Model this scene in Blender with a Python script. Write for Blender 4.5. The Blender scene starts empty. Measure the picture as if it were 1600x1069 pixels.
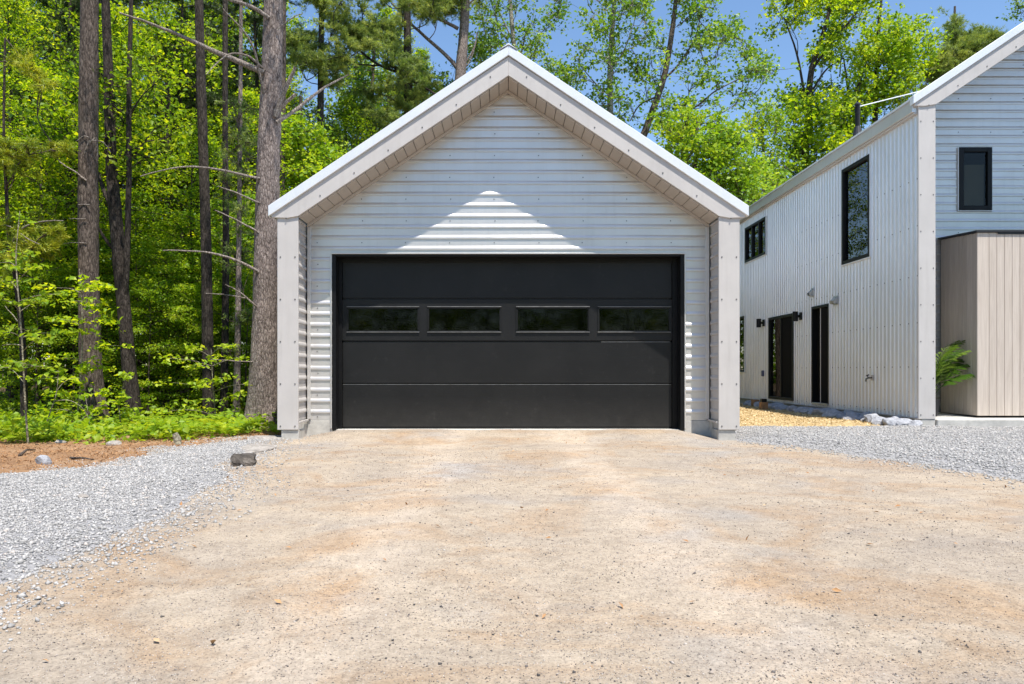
import bpy, bmesh, math, random
import numpy as np
from mathutils import Vector, Matrix

S = bpy.context.scene
C = S.collection
R = math.radians
PI = math.pi
rnd = random.Random(7)

# ------------------------------------------------------------------ camera
CAM_Z = 0.94
FPX = 1175.0            # focal length in pixels of the 1600 px wide photograph
VX, VY = 786.0, 579.0   # vanishing point of the depth lines
cam_d = bpy.data.cameras.new('camera')
cam = bpy.data.objects.new('camera', cam_d)
C.objects.link(cam)
cam.location = (0, 0, CAM_Z)
cam.rotation_euler = (R(90), 0, 0)
cam_d.sensor_width = 36.0
cam_d.lens = FPX / 1600.0 * 36.0
cam_d.shift_x = (800 - VX) / 1600.0
cam_d.shift_y = (VY - 534.5) / 1600.0
cam_d.clip_start = 0.05
cam_d.clip_end = 1000.0
S.camera = cam

# ------------------------------------------------------------------ world, sun, exposure
SUN = Vector((0.26, -0.5, 1.40)).normalized()      # towards the sun
W = bpy.data.worlds.new('World')
S.world = W
W.use_nodes = True
wn = W.node_tree.nodes
bg = wn['Background']
sky = wn.new('ShaderNodeTexSky')
sky.sky_type = 'NISHITA'
sky.sun_disc = False
sky.sun_elevation = math.asin(SUN.z)
sky.sun_rotation = math.atan2(SUN.x, SUN.y)
sky.air_density = 1.0
sky.dust_density = 0.3
sky.ozone_density = 2.0
hs = wn.new('ShaderNodeHueSaturation'); hs.inputs['Saturation'].default_value = 1.08
W.node_tree.links.new(sky.outputs[0], hs.inputs['Color']); W.node_tree.links.new(hs.outputs[0], bg.inputs[0])
bg.inputs[1].default_value = 0.15
sun_d = bpy.data.lights.new('sun', 'SUN')
sun_d.energy = 5.0
sun_d.angle = R(0.5)
sun_d.color = (1.0, 0.955, 0.88)
sun = bpy.data.objects.new('sun', sun_d)
C.objects.link(sun)
sun.rotation_euler = SUN.to_track_quat('Z', 'Y').to_euler()
sun.location = (5, -10, 30)
S.view_settings.view_transform = 'Standard'
S.view_settings.look = 'None'
S.view_settings.exposure = 0.5
S.view_settings.gamma = 1.0
S.view_settings.use_curve_mapping = False
S.render.engine = 'CYCLES'
cy = S.cycles
cy.use_denoising = True
cy.max_bounces = 8
cy.diffuse_bounces = 4
cy.glossy_bounces = 4
cy.transmission_bounces = 6
cy.transparent_max_bounces = 12
cy.caustics_reflective = False
cy.caustics_refractive = False
cy.sample_clamp_indirect = 6.0

# ------------------------------------------------------------------ helpers
def P(px, py, Y):
    """point of the place seen at photo pixel (px, py) at depth Y"""
    return Vector(((px - VX) * Y / FPX, Y, CAM_Z + (VY - py) * Y / FPX))

def origin(o):
    v = Vector((0, 0, 0))
    while o is not None:
        v += o.location
        o = o.parent
    return v

def link(name, me, mat=None, parent=None):
    o = bpy.data.objects.new(name, me)
    C.objects.link(o)
    if mat is not None and me is not None:
        me.materials.append(mat)
    if parent is not None:
        o.parent = parent
    return o

def tag(o, label=None, cat=None, group=None, kind=None):
    if label: o['label'] = label
    if cat: o['category'] = cat
    if group: o['group'] = group
    if kind: o['kind'] = kind
    return o

def thing(name, loc, label, cat, group=None, rotz=0):
    o = bpy.data.objects.new(name, None)
    C.objects.link(o)
    o.location = loc
    o.rotation_euler = (0, 0, rotz)
    o.empty_display_size = 0.2
    return tag(o, label, cat, group)

def copy_tree(o, parent=None):
    c = o.copy()
    C.objects.link(c)
    if parent is not None:
        c.parent = parent
    for ch in list(o.children):
        copy_tree(ch, c)
    return c

class MB:
    def __init__(s):
        s.v = []; s.f = []
    def quad(s, a, b, c, d):
        n = len(s.v); s.v += [tuple(a), tuple(b), tuple(c), tuple(d)]; s.f.append((n, n+1, n+2, n+3)); return s
    def box(s, x0, x1, y0, y1, z0, z1):
        n = len(s.v)
        s.v += [(x0,y0,z0),(x1,y0,z0),(x1,y1,z0),(x0,y1,z0),(x0,y0,z1),(x1,y0,z1),(x1,y1,z1),(x0,y1,z1)]
        s.f += [tuple(n+i for i in q) for q in ((0,3,2,1),(4,5,6,7),(0,1,5,4),(1,2,6,5),(2,3,7,6),(3,0,4,7))]
        return s
    def prism(s, poly, y0, y1):
        """polygon in x,z extruded along y"""
        n = len(s.v); k = len(poly)
        s.v += [(x, y0, z) for x, z in poly] + [(x, y1, z) for x, z in poly]
        s.f.append(tuple(range(n, n+k))); s.f.append(tuple(range(n+2*k-1, n+k-1, -1)))
        for i in range(k):
            j = (i+1) % k
            s.f.append((n+j, n+i, n+k+i, n+k+j))
        return s
    def tube(s, pts, radii, sides=8, cap=True):
        V, F = tube_np(pts, radii, sides)
        n = len(s.v)
        s.v += [tuple(v) for v in V]
        s.f += [tuple(int(i)+n for i in q) for q in F]
        if cap:
            s.f.append(tuple(n+i for i in range(sides-1, -1, -1)))
            m = n + (len(pts)-1)*sides
            s.f.append(tuple(m+i for i in range(sides)))
        return s
    def build(s, name, mat, parent=None, bevel=0, smooth=False, seg=1):
        org = origin(parent)
        me = bpy.data.meshes.new(name)
        me.from_pydata([(x-org.x, y-org.y, z-org.z) for x, y, z in s.v], [], s.f)
        if bevel or True:
            bm = bmesh.new(); bm.from_mesh(me)
            bmesh.ops.recalc_face_normals(bm, faces=bm.faces) if bevel else None
            if bevel:
                es = [e for e in bm.edges if len(e.link_faces) == 2 and e.calc_face_angle(0) > 0.5]
                bmesh.ops.bevel(bm, geom=es, offset=bevel, segments=seg, affect='EDGES', clamp_overlap=True)
            bm.to_mesh(me); bm.free()
        if smooth:
            me.polygons.foreach_set('use_smooth', [True]*len(me.polygons))
        return link(name, me, mat, parent)

def build_split(m, name, mat, parent):
    """one object per connected piece of the quads in m"""
    key = {}; par = list(range(len(m.f)))
    def find(a):
        while par[a] != a:
            par[a] = par[par[a]]; a = par[a]
        return a
    for i, q in enumerate(m.f):
        for v in q:
            k = tuple(round(c, 4) for c in m.v[v])
            if k in key: par[find(i)] = find(key[k])
            else: key[k] = i
    groups = {}
    for i in range(len(m.f)): groups.setdefault(find(i), []).append(i)
    for g in groups.values():
        n = MB()
        for i in g: n.quad(*[m.v[v] for v in m.f[i]])
        n.build(name, mat, parent)

def tube_np(pts, radii, sides=8):
    pts = np.array([tuple(p) for p in pts], float)
    n = len(pts)
    T = np.gradient(pts, axis=0)
    T /= np.linalg.norm(T, axis=1)[:, None] + 1e-9
    ref = np.array([1.0, 0.1, 0.0]) if abs(T[:, 2]).mean() > 0.6 else np.array([0, 0, 1.0])
    A = np.cross(T, ref); A /= np.linalg.norm(A, axis=1)[:, None] + 1e-9
    B = np.cross(T, A)
    ang = np.linspace(0, 2*PI, sides, endpoint=False)
    rr = np.array(radii, float)
    V = pts[:, None, :] + rr[:, None, None]*(np.cos(ang)[None, :, None]*A[:, None, :] + np.sin(ang)[None, :, None]*B[:, None, :])
    V = V.reshape(-1, 3)
    i = np.arange(n-1)[:, None]*sides; k = np.arange(sides)[None, :]
    k2 = (k+1) % sides
    F = np.stack([i+k, i+k2, i+sides+k2, i+sides+k], -1).reshape(-1, 4)
    return V, F

def np_mesh(name, V, F, tint=None, smooth=False):
    V = np.asarray(V, np.float32); F = np.asarray(F, np.int32)
    me = bpy.data.meshes.new(name)
    nv, (nf, k) = len(V), F.shape
    me.vertices.add(nv); me.vertices.foreach_set('co', V.ravel())
    me.loops.add(nf*k); me.loops.foreach_set('vertex_index', F.ravel())
    me.polygons.add(nf)
    me.polygons.foreach_set('loop_start', np.arange(nf, dtype=np.int32)*k)
    me.polygons.foreach_set('loop_total', np.full(nf, k, np.int32))
    if smooth: me.polygons.foreach_set('use_smooth', np.ones(nf, bool))
    if tint is not None:
        a = me.attributes.new('tint', 'FLOAT', 'POINT')
        a.data.foreach_set('value', np.asarray(tint, np.float32))
    me.update(calc_edges=True)
    return me

# ------------------------------------------------------------------ materials
def new_mat(name):
    m = bpy.data.materials.new(name); m.use_nodes = True
    nt = m.node_tree
    return m, nt, nt.nodes, nt.links, nt.nodes['Principled BSDF']

def noise(N, L, scale, detail=4, rough=0.55, coord=None, dist=0):
    t = N.new('ShaderNodeTexNoise'); t.inputs['Scale'].default_value = scale
    t.inputs['Detail'].default_value = detail; t.inputs['Roughness'].default_value = rough
    t.inputs['Distortion'].default_value = dist
    if coord is not None: L.new(coord, t.inputs['Vector'])
    return t

def ramp(N, L, fac, stops):
    r = N.new('ShaderNodeValToRGB')
    e = r.color_ramp.elements
    while len(e) < len(stops): e.new(0.5)
    for q, (p, c) in zip(e, stops):
        q.position = p; q.color = (*c, 1)
    L.new(fac, r.inputs[0])
    return r

def mixc(N, L, a, b, fac, mode='MIX'):
    m = N.new('ShaderNodeMix'); m.data_type = 'RGBA'; m.blend_type = mode
    def s(i, v):
        if isinstance(v, (int, float)): m.inputs[i].default_value = v
        elif isinstance(v, tuple): m.inputs[i].default_value = (*v, 1)
        else: L.new(v, m.inputs[i])
    s(0, fac); s(6, a); s(7, b)
    return m.outputs[2]

def bump(N, L, h, strength, dist, bsdf, prev=None):
    b = N.new('ShaderNodeBump'); b.inputs['Strength'].default_value = strength
    b.inputs['Distance'].default_value = dist
    L.new(h, b.inputs['Height'])
    if prev is not None: L.new(prev, b.inputs['Normal'])
    L.new(b.outputs[0], bsdf.inputs['Normal'])
    return b.outputs[0]

def paint(name, col, rough=0.5, metal=0.0, var=0.06, scale=2.5, bmp=0.0, bscale=80, spec=0.5, streak=0.0):
    m, nt, N, L, B = new_mat(name)
    co = N.new('ShaderNodeTexCoord').outputs['Object']
    n = noise(N, L, scale, 5, 0.6, co)
    d = tuple(max(0, c*(1-var*1.6)) for c in col); l = tuple(min(1, c*(1+var)) for c in col)
    r = ramp(N, L, n.outputs[0], [(0.3, d), (0.7, l)])
    if streak:
        mp = N.new('ShaderNodeMapping'); mp.inputs['Scale'].default_value = (9, 9, 0.7); L.new(co, mp.inputs[0])
        ns = noise(N, L, 1.0, 6, 0.65, mp.outputs[0], 0.3)
        k = ramp(N, L, ns.outputs[0], [(0.30, (1-streak*2.2, 1-streak*2.3, 1-streak*2.5)), (0.5, (1, 1, 1))])
        L.new(mixc(N, L, r.outputs[0], k.outputs[0], 1.0, 'MULTIPLY'), B.inputs['Base Color'])
    else:
        L.new(r.outputs[0], B.inputs['Base Color'])
    B.inputs['Roughness'].default_value = rough
    B.inputs['Metallic'].default_value = metal
    B.inputs['Specular IOR Level'].default_value = spec
    n2 = noise(N, L, scale*7, 3, 0.6, co)
    mr = N.new('ShaderNodeMapRange'); mr.inputs[3].default_value = max(0, rough-0.1); mr.inputs[4].default_value = min(1, rough+0.1)
    L.new(n2.outputs[0], mr.inputs[0]); L.new(mr.outputs[0], B.inputs['Roughness'])
    if bmp:
        n3 = noise(N, L, bscale, 3, 0.6, co)
        bump(N, L, n3.outputs[0], bmp, 0.01, B)
    return m

M = {}
M['siding'] = paint('galvanised_siding', (0.70, 0.675, 0.65), 0.34, 0.52, 0.04, 1.3, 0.0, 4, streak=0.022)
M['side_siding'] = paint('galvanised_ribbed_siding', (0.80, 0.80, 0.805), 0.36, 0.45, 0.04, 1.1, 0.0, 4, streak=0.03)
M['trim'] = paint('beige_grey_trim', (0.56, 0.525, 0.495), 0.42, 0.0, 0.05, 1.6, 0.08, 5, streak=0.035)
M['soffit'] = paint('beige_soffit_metal', (0.50, 0.45, 0.40), 0.5, 0.0, 0.04, 2)
M['rake'] = paint('bright_roof_metal', (0.80, 0.81, 0.82), 0.35, 0.2, 0.03, 3)
M['concrete'] = paint('pale_concrete', (0.52, 0.50, 0.46), 0.85, 0.0, 0.15, 7, 0.35, 60)
M['black'] = paint('black_frame_paint', (0.007, 0.007, 0.0075), 0.45, 0.0, 0.1, 6, spec=0.25)
M['edge'] = paint('grey_edge_strip', (0.16, 0.16, 0.16), 0.4, 0.3, 0.25, 12)  # plain grey for the thin strips along door joints and window frames
M['dull_black'] = paint('matt_black', (0.006, 0.006, 0.0065), 0.8, 0.0, 0.1, 6, spec=0.1)
M['dark_roof'] = paint('dark_roof_edge', (0.02, 0.02, 0.024), 0.5, 0.0, 0.1, 6)
M['steel'] = paint('galvanised_fitting', (0.55, 0.56, 0.57), 0.35, 0.85, 0.1, 9)
M['screw'] = paint('screw_heads', (0.16, 0.155, 0.15), 0.45, 0.5, 0.1, 9)
M['inner'] = paint('interior_plaster', (0.42, 0.40, 0.36), 0.8, 0.0, 0.05, 2)
M['blind'] = paint('beige_blind_fabric', (0.42, 0.36, 0.27), 0.8, 0.0, 0.06, 3)
M['blue_plastic'] = paint('blue_grey_plastic', (0.10, 0.11, 0.19), 0.5, 0.0, 0.08, 9)
M['brass'] = paint('aged_tap_metal', (0.20, 0.19, 0.16), 0.4, 0.7, 0.15, 20)
M['pot'] = paint('black_plant_pot', (0.025, 0.025, 0.027), 0.5, 0.0, 0.1, 9)
M['whiteline'] = paint('pale_strip', (0.62, 0.60, 0.58), 0.4, 0.2, 0.05, 9)

def mat_door():
    m, nt, N, L, B = new_mat('black_woodgrain_door_paint')
    co = N.new('ShaderNodeTexCoord').outputs['Object']
    mp = N.new('ShaderNodeMapping'); mp.inputs['Scale'].default_value = (2.2, 10, 42); L.new(co, mp.inputs[0])
    g = noise(N, L, 1.0, 6, 0.62, mp.outputs[0], 0.9)
    big = noise(N, L, 1.4, 4, 0.6, co)
    dust = noise(N, L, 9, 6, 0.7, co)
    c1 = ramp(N, L, big.outputs[0], [(0.3, (0.010, 0.010, 0.0103)), (0.75, (0.017, 0.0167, 0.0165))])
    c2 = ramp(N, L, dust.outputs[0], [(0.60, (0.0, 0.0, 0.0)), (0.8, (0.016, 0.015, 0.014))])
    c = mixc(N, L, c1.outputs[0], c2.outputs[0], 1.0, 'ADD')
    sp = N.new('ShaderNodeSeparateXYZ'); L.new(co, sp.inputs[0])
    mz = N.new('ShaderNodeMapRange'); mz.inputs[1].default_value = 0.08; mz.inputs[2].default_value = 0.55; mz.inputs[3].default_value = 0.55; mz.inputs[4].default_value = 0.0
    L.new(sp.outputs[2], mz.inputs[0])
    ml = N.new('ShaderNodeMath'); ml.operation = 'MULTIPLY'; L.new(mz.outputs[0], ml.inputs[0]); L.new(dust.outputs[0], ml.inputs[1])
    c = mixc(N, L, c, (0.075, 0.068, 0.06), ml.outputs[0])
    L.new(c, B.inputs['Base Color'])
    B.inputs['Roughness'].default_value = 0.42
    B.inputs['Specular IOR Level'].default_value = 0.28
    bump(N, L, g.outputs[0], 0.35, 0.004, B)
    return m
M['door'] = mat_door()

def mat_wood():
    m, nt, N, L, B = new_mat('pale_stained_cladding')
    co = N.new('ShaderNodeTexCoord').outputs['Object']
    oi = N.new('ShaderNodeObjectInfo')
    mp = N.new('ShaderNodeMapping'); mp.inputs['Scale'].default_value = (30, 30, 1.6); L.new(co, mp.inputs[0])
    g = noise(N, L, 1.0, 5, 0.6, mp.outputs[0], 0.6)
    c1 = ramp(N, L, g.outputs[0], [(0.3, (0.52, 0.435, 0.36)), (0.7, (0.65, 0.56, 0.475))])
    c2 = ramp(N, L, oi.outputs['Random'], [(0, (0.84, 0.83, 0.82)), (1, (1.0, 1.0, 1.0))])
    L.new(mixc(N, L, c1.outputs[0], c2.outputs[0], 1.0, 'MULTIPLY'), B.inputs['Base Color'])
    B.inputs['Roughness'].default_value = 0.65
    bump(N, L, g.outputs[0], 0.2, 0.003, B)
    return m
M['cladding'] = mat_wood()

def mat_glass(name, tint=(0.55, 0.60, 0.58), ior=2.1, rough=0.006):
    m, nt, N, L, B = new_mat(name)
    out = N['Material Output']; N.remove(B)
    fr = N.new('ShaderNodeFresnel'); fr.inputs['IOR'].default_value = ior
    tr = N.new('ShaderNodeBsdfTransparent'); tr.inputs[0].default_value = (*tint, 1)
    gl = N.new('ShaderNodeBsdfGlossy'); gl.inputs['Roughness'].default_value = rough
    co = N.new('ShaderNodeTexCoord').outputs['Object']
    n = noise(N, L, 1.2, 2, 0.5, co)
    b = N.new('ShaderNodeBump'); b.inputs['Strength'].default_value = 0.05; b.inputs['Distance'].default_value = 0.02
    L.new(n.outputs[0], b.inputs['Height']); L.new(b.outputs[0], gl.inputs['Normal'])
    mx = N.new('ShaderNodeMixShader')
    L.new(fr.outputs[0], mx.inputs[0]); L.new(tr.outputs[0], mx.inputs[1]); L.new(gl.outputs[0], mx.inputs[2])
    L.new(mx.outputs[0], out.inputs[0])
    return m
M['glass'] = mat_glass('window_glass')
M['dark_glass'] = mat_glass('tinted_door_glass', (0.10, 0.11, 0.11), 1.4, 0.045)
M['clear_glass'] = mat_glass('clear_window_glass', (0.6, 0.62, 0.6), 1.3)

def mat_ground(name, cols, big, fine, bstr, speck=None, bdist=0.02, mid=None):
    m, nt, N, L, B = new_mat(name)
    co = N.new('ShaderNodeTexCoord').outputs['Object']
    n1 = noise(N, L, big, 6, 0.6, co, 0.4)
    n2 = noise(N, L, fine, 6, 0.7, co)
    n3 = noise(N, L, fine*0.17, 5, 0.65, co)
    c1 = ramp(N, L, n1.outputs[0], cols)
    c2 = ramp(N, L, n2.outputs[0], [(0.28, (0.55, 0.54, 0.53)), (0.5, (1.0, 1.0, 1.0)), (0.75, (1.22, 1.2, 1.18))])
    c = mixc(N, L, c1.outputs[0], c2.outputs[0], 1.0, 'MULTIPLY')
    c3 = ramp(N, L, n3.outputs[0], [(0.3, (0.84, 0.83, 0.83)), (0.7, (1.1, 1.1, 1.1))])
    c = mixc(N, L, c, c3.outputs[0], 1.0, 'MULTIPLY')
    if speck:
        v = N.new('ShaderNodeTexVoronoi'); v.inputs['Scale'].default_value = speck[0]; v.feature = 'F1'
        L.new(co, v.inputs['Vector'])
        rr = ramp(N, L, v.outputs['Color'], [(0.0, speck[1]), (1.0, speck[2])])
        c = mixc(N, L, c, rr.outputs[0], speck[3])
    L.new(c, B.inputs['Base Color'])
    B.inputs['Roughness'].default_value = 0.95
    B.inputs['Specular IOR Level'].default_value = 0.15
    p = bump(N, L, n3.outputs[0], bstr*0.6, bdist*2, B)
    bump(N, L, n2.outputs[0], bstr, bdist, B, p)
    return m
def mat_dirt():
    m, nt, N, L, B = new_mat('packed_sandy_dirt')
    co = N.new('ShaderNodeTexCoord').outputs['Object']
    mp = N.new('ShaderNodeMapping'); mp.inputs['Scale'].default_value = (0.8, 1.0, 1.0); L.new(co, mp.inputs[0])
    n1 = noise(N, L, 0.42, 8, 0.6, mp.outputs[0], 0.6)
    n4 = noise(N, L, 0.95, 8, 0.66, co, 0.9)
    n6 = noise(N, L, 0.75, 8, 0.62, mp.outputs[0], 0.3)
    n5 = noise(N, L, 4.5, 6, 0.7, co, 0.4)
    n2 = noise(N, L, 85, 5, 0.7, co)
    n3 = noise(N, L, 24, 6, 0.72, co)
    c = ramp(N, L, n1.outputs[0], [(0.30, (0.31, 0.27, 0.232)), (0.43, (0.385, 0.322, 0.255)), (0.55, (0.43, 0.355, 0.272)), (0.70, (0.34, 0.29, 0.245))]).outputs[0]
    o = ramp(N, L, n4.outputs[0], [(0.48, (0, 0, 0)), (0.66, (0.78, 0.78, 0.78))])
    c = mixc(N, L, c, (0.37, 0.25, 0.15), o.outputs[0])
    g = ramp(N, L, n6.outputs[0], [(0.30, (0.85, 0.85, 0.85)), (0.46, (0, 0, 0))])
    c = mixc(N, L, c, (0.335, 0.31, 0.285), g.outputs[0])
    # two faintly worn wheel paths running up to the door
    sp = N.new('ShaderNodeSeparateXYZ'); L.new(co, sp.inputs[0])
    ab = N.new('ShaderNodeMath'); ab.operation = 'MULTIPLY_ADD'; L.new(n6.outputs[0], ab.inputs[0]); ab.inputs[1].default_value = 0.9
    L.new(sp.outputs[0], ab.inputs[2])
    b1 = N.new('ShaderNodeMath'); b1.operation = 'SUBTRACT'; L.new(ab.outputs[0], b1.inputs[0]); b1.inputs[1].default_value = 0.55
    b2 = N.new('ShaderNodeMath'); b2.operation = 'ABSOLUTE'; L.new(b1.outputs[0], b2.inputs[0])
    b3 = N.new('ShaderNodeMath'); b3.operation = 'SUBTRACT'; L.new(b2.outputs[0], b3.inputs[0]); b3.inputs[1].default_value = 0.82
    b4 = N.new('ShaderNodeMath'); b4.operation = 'ABSOLUTE'; L.new(b3.outputs[0], b4.inputs[0])
    tw = ramp(N, L, b4.outputs[0], [(0.10, (1.13, 1.13, 1.14)), (0.36, (1.0, 1.0, 1.0))])
    c = mixc(N, L, c, tw.outputs[0], 1.0, 'MULTIPLY')
    k5 = ramp(N, L, n5.outputs[0], [(0.32, (0.86, 0.85, 0.84)), (0.68, (1.12, 1.12, 1.11))])
    c = mixc(N, L, c, k5.outputs[0], 1.0, 'MULTIPLY')
    k2 = ramp(N, L, n2.outputs[0], [(0.30, (0.48, 0.46, 0.45)), (0.45, (0.96, 0.96, 0.96)), (0.70, (1.22, 1.2, 1.18))])
    c = mixc(N, L, c, k2.outputs[0], 1.0, 'MULTIPLY')
    k3 = ramp(N, L, n3.outputs[0], [(0.28, (0.72, 0.71, 0.70)), (0.47, (1.0, 1.0, 1.0)), (0.72, (1.14, 1.14, 1.14))])
    c = mixc(N, L, c, k3.outputs[0], 1.0, 'MULTIPLY')
    L.new(c, B.inputs['Base Color'])
    B.inputs['Roughness'].default_value = 0.95
    B.inputs['Specular IOR Level'].default_value = 0.15
    p = bump(N, L, n3.outputs[0], 0.55, 0.03, B)
    bump(N, L, n2.outputs[0], 0.6, 0.012, B, p)
    return m
M['dirt'] = mat_dirt()
M['gravel'] = mat_ground('grey_gravel_bed', [(0.3, (0.345, 0.33, 0.315)), (0.7, (0.41, 0.393, 0.374))],
                         0.9, 60, 0.9, (60, (0.17, 0.17, 0.18), (0.52, 0.51, 0.51), 0.6), 0.02)
M['duff'] = mat_ground('pine_needle_litter', [(0.3, (0.27, 0.145, 0.07)), (0.5, (0.40, 0.23, 0.12)), (0.7, (0.47, 0.32, 0.20))],
                       1.6, 45, 0.9, (40, (0.18, 0.09, 0.045), (0.54, 0.36, 0.22), 0.3), 0.03)
M['chips'] = mat_ground('yellow_wood_chips', [(0.3, (0.50, 0.36, 0.17)), (0.7, (0.62, 0.48, 0.26))],
                        1.6, 40, 0.9, (30, (0.36, 0.23, 0.09), (0.70, 0.54, 0.30), 0.5), 0.03)
M['soil'] = mat_ground('forest_floor', [(0.3, (0.05, 0.032, 0.018)), (0.55, (0.085, 0.058, 0.03)), (0.75, (0.06, 0.07, 0.025))],
                       0.8, 25, 0.9, (18, (0.03, 0.02, 0.012), (0.16, 0.10, 0.05), 0.35), 0.04)

def mat_tint(name, stops, rough=0.8, bscale=60, spec=0.3, bstr=0.3):
    """solid material coloured by each piece's own 'tint' value"""
    m, nt, N, L, B = new_mat(name)
    a = N.new('ShaderNodeAttribute'); a.attribute_name = 'tint'
    r = ramp(N, L, a.outputs['Fac'], stops)
    co = N.new('ShaderNodeTexCoord').outputs['Object']
    n = noise(N, L, bscale, 4, 0.6, co)
    k = ramp(N, L, n.outputs[0], [(0.3, (0.8, 0.8, 0.8)), (0.7, (1.1, 1.1, 1.1))])
    L.new(mixc(N, L, r.outputs[0], k.outputs[0], 1.0, 'MULTIPLY'), B.inputs['Base Color'])
    B.inputs['Roughness'].default_value = rough
    B.inputs['Specular IOR Level'].default_value = spec
    bump(N, L, n.outputs[0], bstr, 0.01, B)
    return m
M['stones'] = mat_tint('crushed_stone', [(0, (0.12, 0.118, 0.115)), (0.18, (0.29, 0.28, 0.268)), (0.6, (0.425, 0.408, 0.388)), (0.85, (0.53, 0.51, 0.488)), (1, (0.56, 0.47, 0.40))])
M['pebbles'] = mat_tint('dirt_pebbles', [(0, (0.05, 0.048, 0.048)), (0.3, (0.16, 0.14, 0.13)), (0.55, (0.36, 0.30, 0.25)), (0.85, (0.58, 0.53, 0.48)), (1, (0.50, 0.33, 0.20))])
M['chip_pieces'] = mat_tint('wood_chip_pieces', [(0, (0.36, 0.23, 0.10)), (0.5, (0.60, 0.44, 0.22)), (1, (0.76, 0.65, 0.43))])
M['litter'] = mat_tint('dry_leaf_litter', [(0, (0.12, 0.06, 0.03)), (0.5, (0.34, 0.17, 0.07)), (0.85, (0.46, 0.27, 0.13)), (1, (0.55, 0.42, 0.27))])

def mat_rock(name, a, b, c):
    m, nt, N, L, B = new_mat(name)
    co = N.new('ShaderNodeTexCoord').outputs['Object']
    n = noise(N, L, 5, 6, 0.65, co, 0.5); n2 = noise(N, L, 30, 5, 0.7, co)
    r = ramp(N, L, n.outputs[0], [(0.3, a), (0.5, b), (0.72, c)])
    k = ramp(N, L, n2.outputs[0], [(0.3, (0.65, 0.65, 0.65)), (0.7, (1.15, 1.15, 1.15))])
    L.new(mixc(N, L, r.outputs[0], k.outputs[0], 1.0, 'MULTIPLY'), B.inputs['Base Color'])
    B.inputs['Roughness'].default_value = 0.9
    p = bump(N, L, n2.outputs[0], 0.6, 0.02, B)
    bump(N, L, n.outputs[0], 0.7, 0.06, B, p)
    return m
M['rock'] = mat_rock('weathered_rock', (0.22, 0.20, 0.18), (0.38, 0.34, 0.30), (0.50, 0.46, 0.41))
M['dark_rock'] = mat_rock('dark_broken_rock', (0.035, 0.03, 0.025), (0.09, 0.075, 0.062), (0.24, 0.205, 0.17))
M['blue_rock'] = mat_rock('blue_grey_rock', (0.24, 0.245, 0.27), (0.40, 0.405, 0.43), (0.55, 0.55, 0.565))

def mat_bark(name, dark, mid, light, vs=(26, 26, 7)):
    m, nt, N, L, B = new_mat(name)
    co = N.new('ShaderNodeTexCoord').outputs['Object']
    mp = N.new('ShaderNodeMapping'); mp.inputs['Scale'].default_value = vs; L.new(co, mp.inputs[0])
    n = noise(N, L, 1.0, 6, 0.7, mp.outputs[0], 1.2)
    v = N.new('ShaderNodeTexVoronoi'); v.feature = 'DISTANCE_TO_EDGE'; v.inputs['Scale'].default_value = 0.9
    wv = N.new('ShaderNodeVectorMath'); wv.operation = 'ADD'
    L.new(mp.outputs[0], wv.inputs[0]); L.new(n.outputs['Color'], wv.inputs[1]); L.new(wv.outputs[0], v.inputs['Vector'])
    n2 = noise(N, L, 1.7, 4, 0.6, co)
    r = ramp(N, L, n.outputs[0], [(0.30, dark), (0.46, mid), (0.66, light)])
    k = ramp(N, L, n2.outputs[0], [(0.3, (0.78, 0.78, 0.78)), (0.7, (1.2, 1.17, 1.15))])
    c = mixc(N, L, r.outputs[0], k.outputs[0], 1.0, 'MULTIPLY')
    e = ramp(N, L, v.outputs['Distance'], [(0.0, (0.42, 0.40, 0.39)), (0.14, (1, 1, 1))])
    L.new(mixc(N, L, c, e.outputs[0], 1.0, 'MULTIPLY'), B.inputs['Base Color'])
    B.inputs['Roughness'].default_value = 0.92
    B.inputs['Specular IOR Level'].default_value = 0.2
    p = bump(N, L, v.outputs['Distance'], 0.7, 0.03, B)
    bump(N, L, n.outputs[0], 0.8, 0.03, B, p)
    return m
M['pine_bark'] = mat_bark('pine_bark', (0.085, 0.065, 0.056), (0.265, 0.212, 0.185), (0.46, 0.385, 0.345), (30, 30, 10))
M['dark_bark'] = mat_bark('dark_bark', (0.022, 0.018, 0.015), (0.055, 0.045, 0.038), (0.115, 0.095, 0.08))
M['mid_bark'] = mat_bark('grey_brown_bark', (0.045, 0.034, 0.028), (0.12, 0.093, 0.076), (0.235, 0.19, 0.158))
M['pale_bark'] = mat_bark('pale_aspen_bark', (0.13, 0.12, 0.09), (0.30, 0.28, 0.22), (0.43, 0.41, 0.34), (8, 8, 14))
M['dead_wood'] = mat_bark('bare_dead_wood', (0.16, 0.125, 0.10), (0.31, 0.26, 0.22), (0.46, 0.41, 0.37), (30, 30, 12))
M['sapling_bark'] = mat_bark('pale_sapling_bark', (0.20, 0.17, 0.11), (0.34, 0.31, 0.22), (0.45, 0.42, 0.33), (12, 12, 16))

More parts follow.
